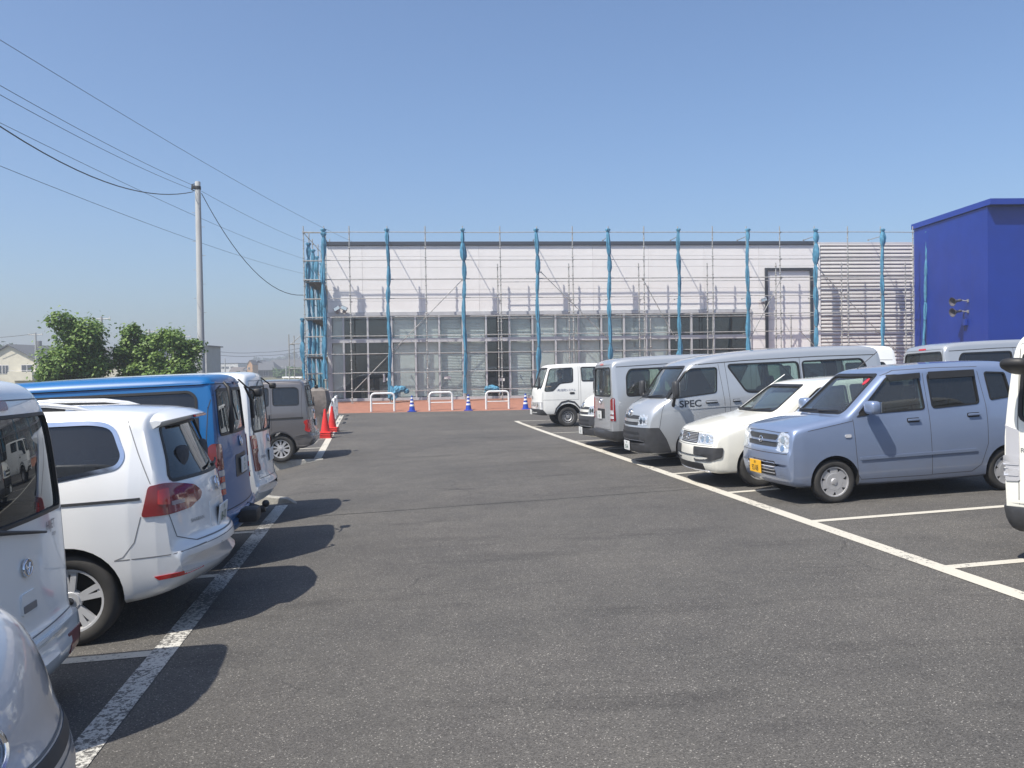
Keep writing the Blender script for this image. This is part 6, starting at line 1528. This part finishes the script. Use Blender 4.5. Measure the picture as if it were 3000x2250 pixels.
    c.window('rear_window', [(-.66, 1.20), (.66, 1.20), (.70, 1.28), (.66, 1.78), (-.66, 1.78), (-.70, 1.28)], 'B', G_TINT, .07, .025)
    c.wheels('cover', .325, .2, .19, 1.0, L - 1.1)
    for sg, s_ in ((1, 'L'), (-1, 'R')):
        t = c.wrap('tail_light', (('l', .16, 1.16), ('y', .76, 1.165), ('y', .69, 1.10), ('y', .675, .95), ('y', .745, .93), ('y', .745, .80), ('y', .675, .78), ('y', .675, .70), ('l', .08, .70), ('l', .12, .93)), 'b', M_RED, sg, .02, .012)
        c.wrap('lamp_block', (('l', .10, 1.12), ('y', .74, 1.11), ('y', .73, 1.0), ('l', .09, .98)), 'b', M_RED2, sg, .02, .017, .01, t)
        c.ribbon(b_(L, (.14, 1.88), (.16, 1.2), (.15, .72), (1.5, .74)), s_, .007)
        c.patch('bumper_corner', [(sg * q[0], q[1]) for q in ((.86, .40), (.86, .54), (.66, .54), (.60, .50), (.66, .38))], 'B', M_BLACKP, .02, .012, .02) if sg < 0 else None
    c.ribbon([(-.67, .6), (-.68, 1.2), (-.64, 1.86), (.64, 1.86), (.68, 1.2), (.67, .6), (-.67, .6)], 'B', .008)
    c.lettering('CARAVAN', 'B', .40, .86, .05, M_GLETT); c.emblem('B', 0, 1.08, .06); c.plate('B', 0, .86, [('··', -.03, .09)]); c.handle
    bm = BM(); X = -L / 2; blob(bm, (X + .03, -.42, 1.78), (.045, .08, .04), .5); tube(bm, [(X + .05, -.42, 1.79), (X + .1, -.3, 1.84), (X + .16, -.25, 1.90)], .010, 6); obj('rear_mirror', bm, M_TRIM, c.root, smooth=60)
    c.wiper('B', (0, 1.21), (-.35, 1.36)); c.finish()
    # ---- grey small van
    sp = dict(L=4.40, W=1.695, top=[(0, .5), (.05, .8), (.25, .98), (.8, 1.12), (1.0, 1.2), (1.6, 1.68), (1.8, 1.76), (2.3, 1.82), (3.2, 1.84), (4.0, 1.82), (4.16, 1.79), (4.22, 1.70), (4.27, 1.3), (4.31, .9), (4.345, .62), (4.38, .56), (4.40, .5)],
              bot=[(0, .42), (.05, .28), (.2, .2), (4.0, .26), (4.3, .32), (4.40, .45)],
              plan=[(0, .85), (.1, .92), (.4, .97), (1, 1), (3.9, 1), (4.2, .98), (4.40, .94)],
              g=[(.2, .95), (.45, .995), (.9, 1), (1.1, .985), (1.3, .955), (1.6, .895), (1.8, .86)], rt=[(.5, .05), (1.1, .1), (1.8, .10)], cab=(1.1, 4.15), floor=.45, ws=1.9, rs=.3, bf=.2, fl=1.6, br=.10, crown=.02)
    c = Car('parked_van', 'grey small van with red tail light, by the stacked red traffic cones', 'van', sp, P_GREY, 20.90, -1.57, -1, -1)
    L = c.L
    c.window('side_window', b_(L, (.92, 1.28), (.36, 1.27), (.36, 1.62), (.42, 1.665), (.93, 1.68)), 'L', G_TINT, .05, .02)
    c.window('side_window', b_(L, (1.9, 1.28), (1.02, 1.28), (1.02, 1.68), (1.85, 1.66)), 'L', G_TINT, .05, .02)
    c.window('windshield', [(-.66, 1.25), (.66, 1.25), (.6, 1.64), (-.6, 1.64)], 'F', G_CLEAR, .06)
    c.window('rear_window', [(-.62, 1.22), (.62, 1.22), (.60, 1.68), (-.60, 1.68)], 'B', G_TINT, .06, .03)
    c.wheels('multi', .305, .205, .185, .9, L - .80)
    for sg, s_ in ((1, 'L'), (-1, 'R')):
        c.wrap('tail_light', (('l', .27, .89), ('l', .20, .93), ('y', .74, .93), ('y', .74, .66), ('l', .17, .65), ('l', .25, .70), ('l', .22, .79)), 'b', M_RED2, sg, .03, .014)
        c.patch('door_rail', b_(L, (1.9, .955), (.27, .955), (.27, 1.0), (1.9, .99)), s_, M_TRIM, .02, .006)
        for pl in (b_(L, (.27, 1.75), (.30, 1.3), (.30, .95)), b_(L, (.97, 1.75), (.97, .5)), b_(L, (2.0, 1.77), (.2, 1.775))): c.ribbon(pl, s_, .008)
        c.patch('wheel_arch_lip', b_(L, *[(.80 + .40 * math.cos(t_ / 10 * math.pi), .33 + .42 * math.sin(t_ / 10 * math.pi)) for t_ in range(11)] + [(.80 - .36 * math.cos(t_ / 10 * math.pi), .33 + .37 * math.sin(t_ / 10 * math.pi)) for t_ in range(11)]), s_, P_GREY, 0, .010, .02)
    c.ribbon([(-.70, .5), (-.70, 1.2), (-.64, 1.74), (.64, 1.74), (.70, 1.2), (.70, .5), (-.70, .5)], 'B', .02)
    c.patch('rear_bumper', [(-.84, .35), (.84, .35), (.84, .60), (-.84, .60)], 'B', P_GREY, .03, .02, .03)
    bm = BM(); X = -L / 2
    tube(bm, [(X + .20, -.1, 1.78), (X + .13, -.2, 1.83), (X + .06, -.35, 1.78), (X + .05, -.42, 1.66)], .014, 6); blob(bm, (X + .05, -.45, 1.63), (.045, .07, .045), .5); obj('rear_mirror', bm, M_TRIM, c.root, smooth=60)
    c.wiper('B', (0, 1.2), (-.3, 1.4)); c.plate('B', 0, .82, [('··', -.03, .09)]); c.emblem('B', 0, 1.08, .06); c.finish()
    # ---- white small cargo van
    sp = dict(L=3.395, W=1.475, top=[(0, .5), (.03, .9), (.1, 1.05), (.3, 1.15), (.8, 1.7), (.95, 1.82), (1.4, 1.89), (2.4, 1.915), (3.0, 1.91), (3.17, 1.895), (3.26, 1.84), (3.30, 1.73), (3.325, 1.55), (3.345, 1.1), (3.355, .62), (3.36, .52), (3.385, .49), (3.395, .42)],
              bot=[(0, .42), (.05, .3), (.2, .22), (3.1, .22), (3.33, .22), (3.38, .26), (3.395, .34)],
              plan=[(0, .9), (.1, .95), (.4, 1), (3.0, 1), (3.25, .985), (3.395, .96)],
              g=[(.2, .97), (.5, 1), (1.0, 1.0), (1.2, .985), (1.5, .935), (1.75, .885), (1.9, .86)], rt=[(.5, .05), (1.2, .1), (1.85, .13)], cab=(.5, 3.24), floor=.5, ws=1.1, rs=.25, bf=.12, fl=1, br=.05, crown=.03, rty=1.5)
    c = Car('parked_van', 'small white cargo van at the left edge with a high red brake lamp', 'van', sp, P_WHITE, 5.08, -1.90, -1, -1)
    L = c.L
    c.window('rear_window', [(-.655, 1.13), (.655, 1.13), (.665, 1.2), (.60, 1.71), (-.60, 1.71), (-.665, 1.2)], 'B', G_TINT, .06, .02)
    c.window('side_window', b_(L, (1.2, 1.16), (.2, 1.16), (.22, 1.66), (1.2, 1.68)), 'L', G_TINT, .06, .02)
    c.window('windshield', [(-.6, 1.2), (.6, 1.2), (.55, 1.68), (-.55, 1.68)], 'F', G_CLEAR, .06)
    c.wheels('cover', .27, .16, .155, .5, L - .55)
    c.patch('brake_lamp', [(.0, 1.745), (.36, 1.745), (.36, 1.795), (.0, 1.795)], 'B', M_RED, .02, .014, .02)
    c.patch('rear_bumper', [(-c.wl(.3), .235), (c.wl(.3), .235), (c.wl(.3), .47), (-c.wl(.3), .47)], 'b', P_WHITE, .03, .03, .04, .04)
    for sg in (1, -1): c.wrap('tail_light', (('y', .47, .27), ('l', .06, .29), ('l', .06, .39), ('y', .47, .38)), 'b', mat('faded red lens', (.20, .035, .035), .3, 0, .6), sg, .01, .036)
    c.ribbon([(-.69, .50), (-.70, 1.2), (-.64, 1.80), (.64, 1.80), (.70, 1.2), (.69, .50), (-.69, .50)], 'B', .007)
    c.patch('door_handle', [(-.10, .63), (.10, .63), (.10, .75), (-.10, .75)], 'B', P_WHITE, .03, .010); c.patch('grip', [(-.085, .645), (.085, .645), (.085, .685), (-.085, .685)], 'B', M_GLETT, .01, .013)
    c.emblem('B', 0, .88, .055); c.lettering('HIJET', 'B', -.44, 1.045, .075, M_GLETT, wide=.95); c.lettering('cargo', 'B', -.49, .99, .035, M_GLETT)
    c.wiper('B', (.35, 1.13), (-.26, 1.03)); c.finish()
    # ---- silver small car in the corner
    sp = dict(L=3.75, W=1.66, top=[(0, .52), (.01, .58), (.03, .64), (.06, .70), (.08, .78), (.12, .90), (.19, 1.01), (.36, 1.10), (.8, 1.17), (.95, 1.19), (1.5, 1.46), (1.8, 1.5), (2.6, 1.53), (3.3, 1.42), (3.6, 1.0), (3.72, .8), (3.75, .5)],
              bot=[(0, .46), (.02, .33), (.08, .23), (.25, .18), (3.5, .22), (3.7, .3), (3.75, .45)],
              plan=[(0, .74), (.05, .80), (.15, .87), (.3, .93), (.6, .98), (.9, 1), (3.2, 1), (3.75, .88)],
              g=[(.2, .95), (.4, .99), (.6, 1), (.85, .98), (1.0, .94), (1.3, .84), (1.55, .76)], rt=[(.4, .06), (.7, .12), (.95, .16), (1.5, .12)], cab=(1.05, 3.3), floor=.42, ws=1.9, rs=.6, bf=.30, fl=2, br=.2, crown=.05, rb=.08, rty=2.0)
    c = Car('parked_car', 'silver small car with a rounded nose, cut off by the bottom left corner', 'car', sp, P_LSILV, 2.90, -1.04, 1, -1)
    c.window('windshield', [(-.62, 1.22), (.62, 1.22), (.52, 1.45), (-.52, 1.45)], 'F', G_CLEAR, .06)
    c.wheels('cover7', .29, .19, .17, .75, 3.1)
    c.patch('grille', [(-.60, .625), (.66, .625), (.72, .665), (.60, .675), (-.60, .675)], 'F', M_BLACKP, .02, .003)
    c.ribbon([(-.70, .70), (0, .685), (.70, .70)], 'F', .010); c.ribbon([(-.74, .60), (.74, .60)], 'F', .006)
    c.emblem('F', -.24, .80, .085, M_CHROME, True)
    headlight(c, ((.55, .74), (.72, .73), (.74, .82), (.64, .86)), ((.65, .79, .03),), .02) if False else None
    c.finish()
def b_(L, *p): return [(L - l, z) for l, z in p]

right_row()
TRUCK = truck()
left_row()
people(TRUCK)
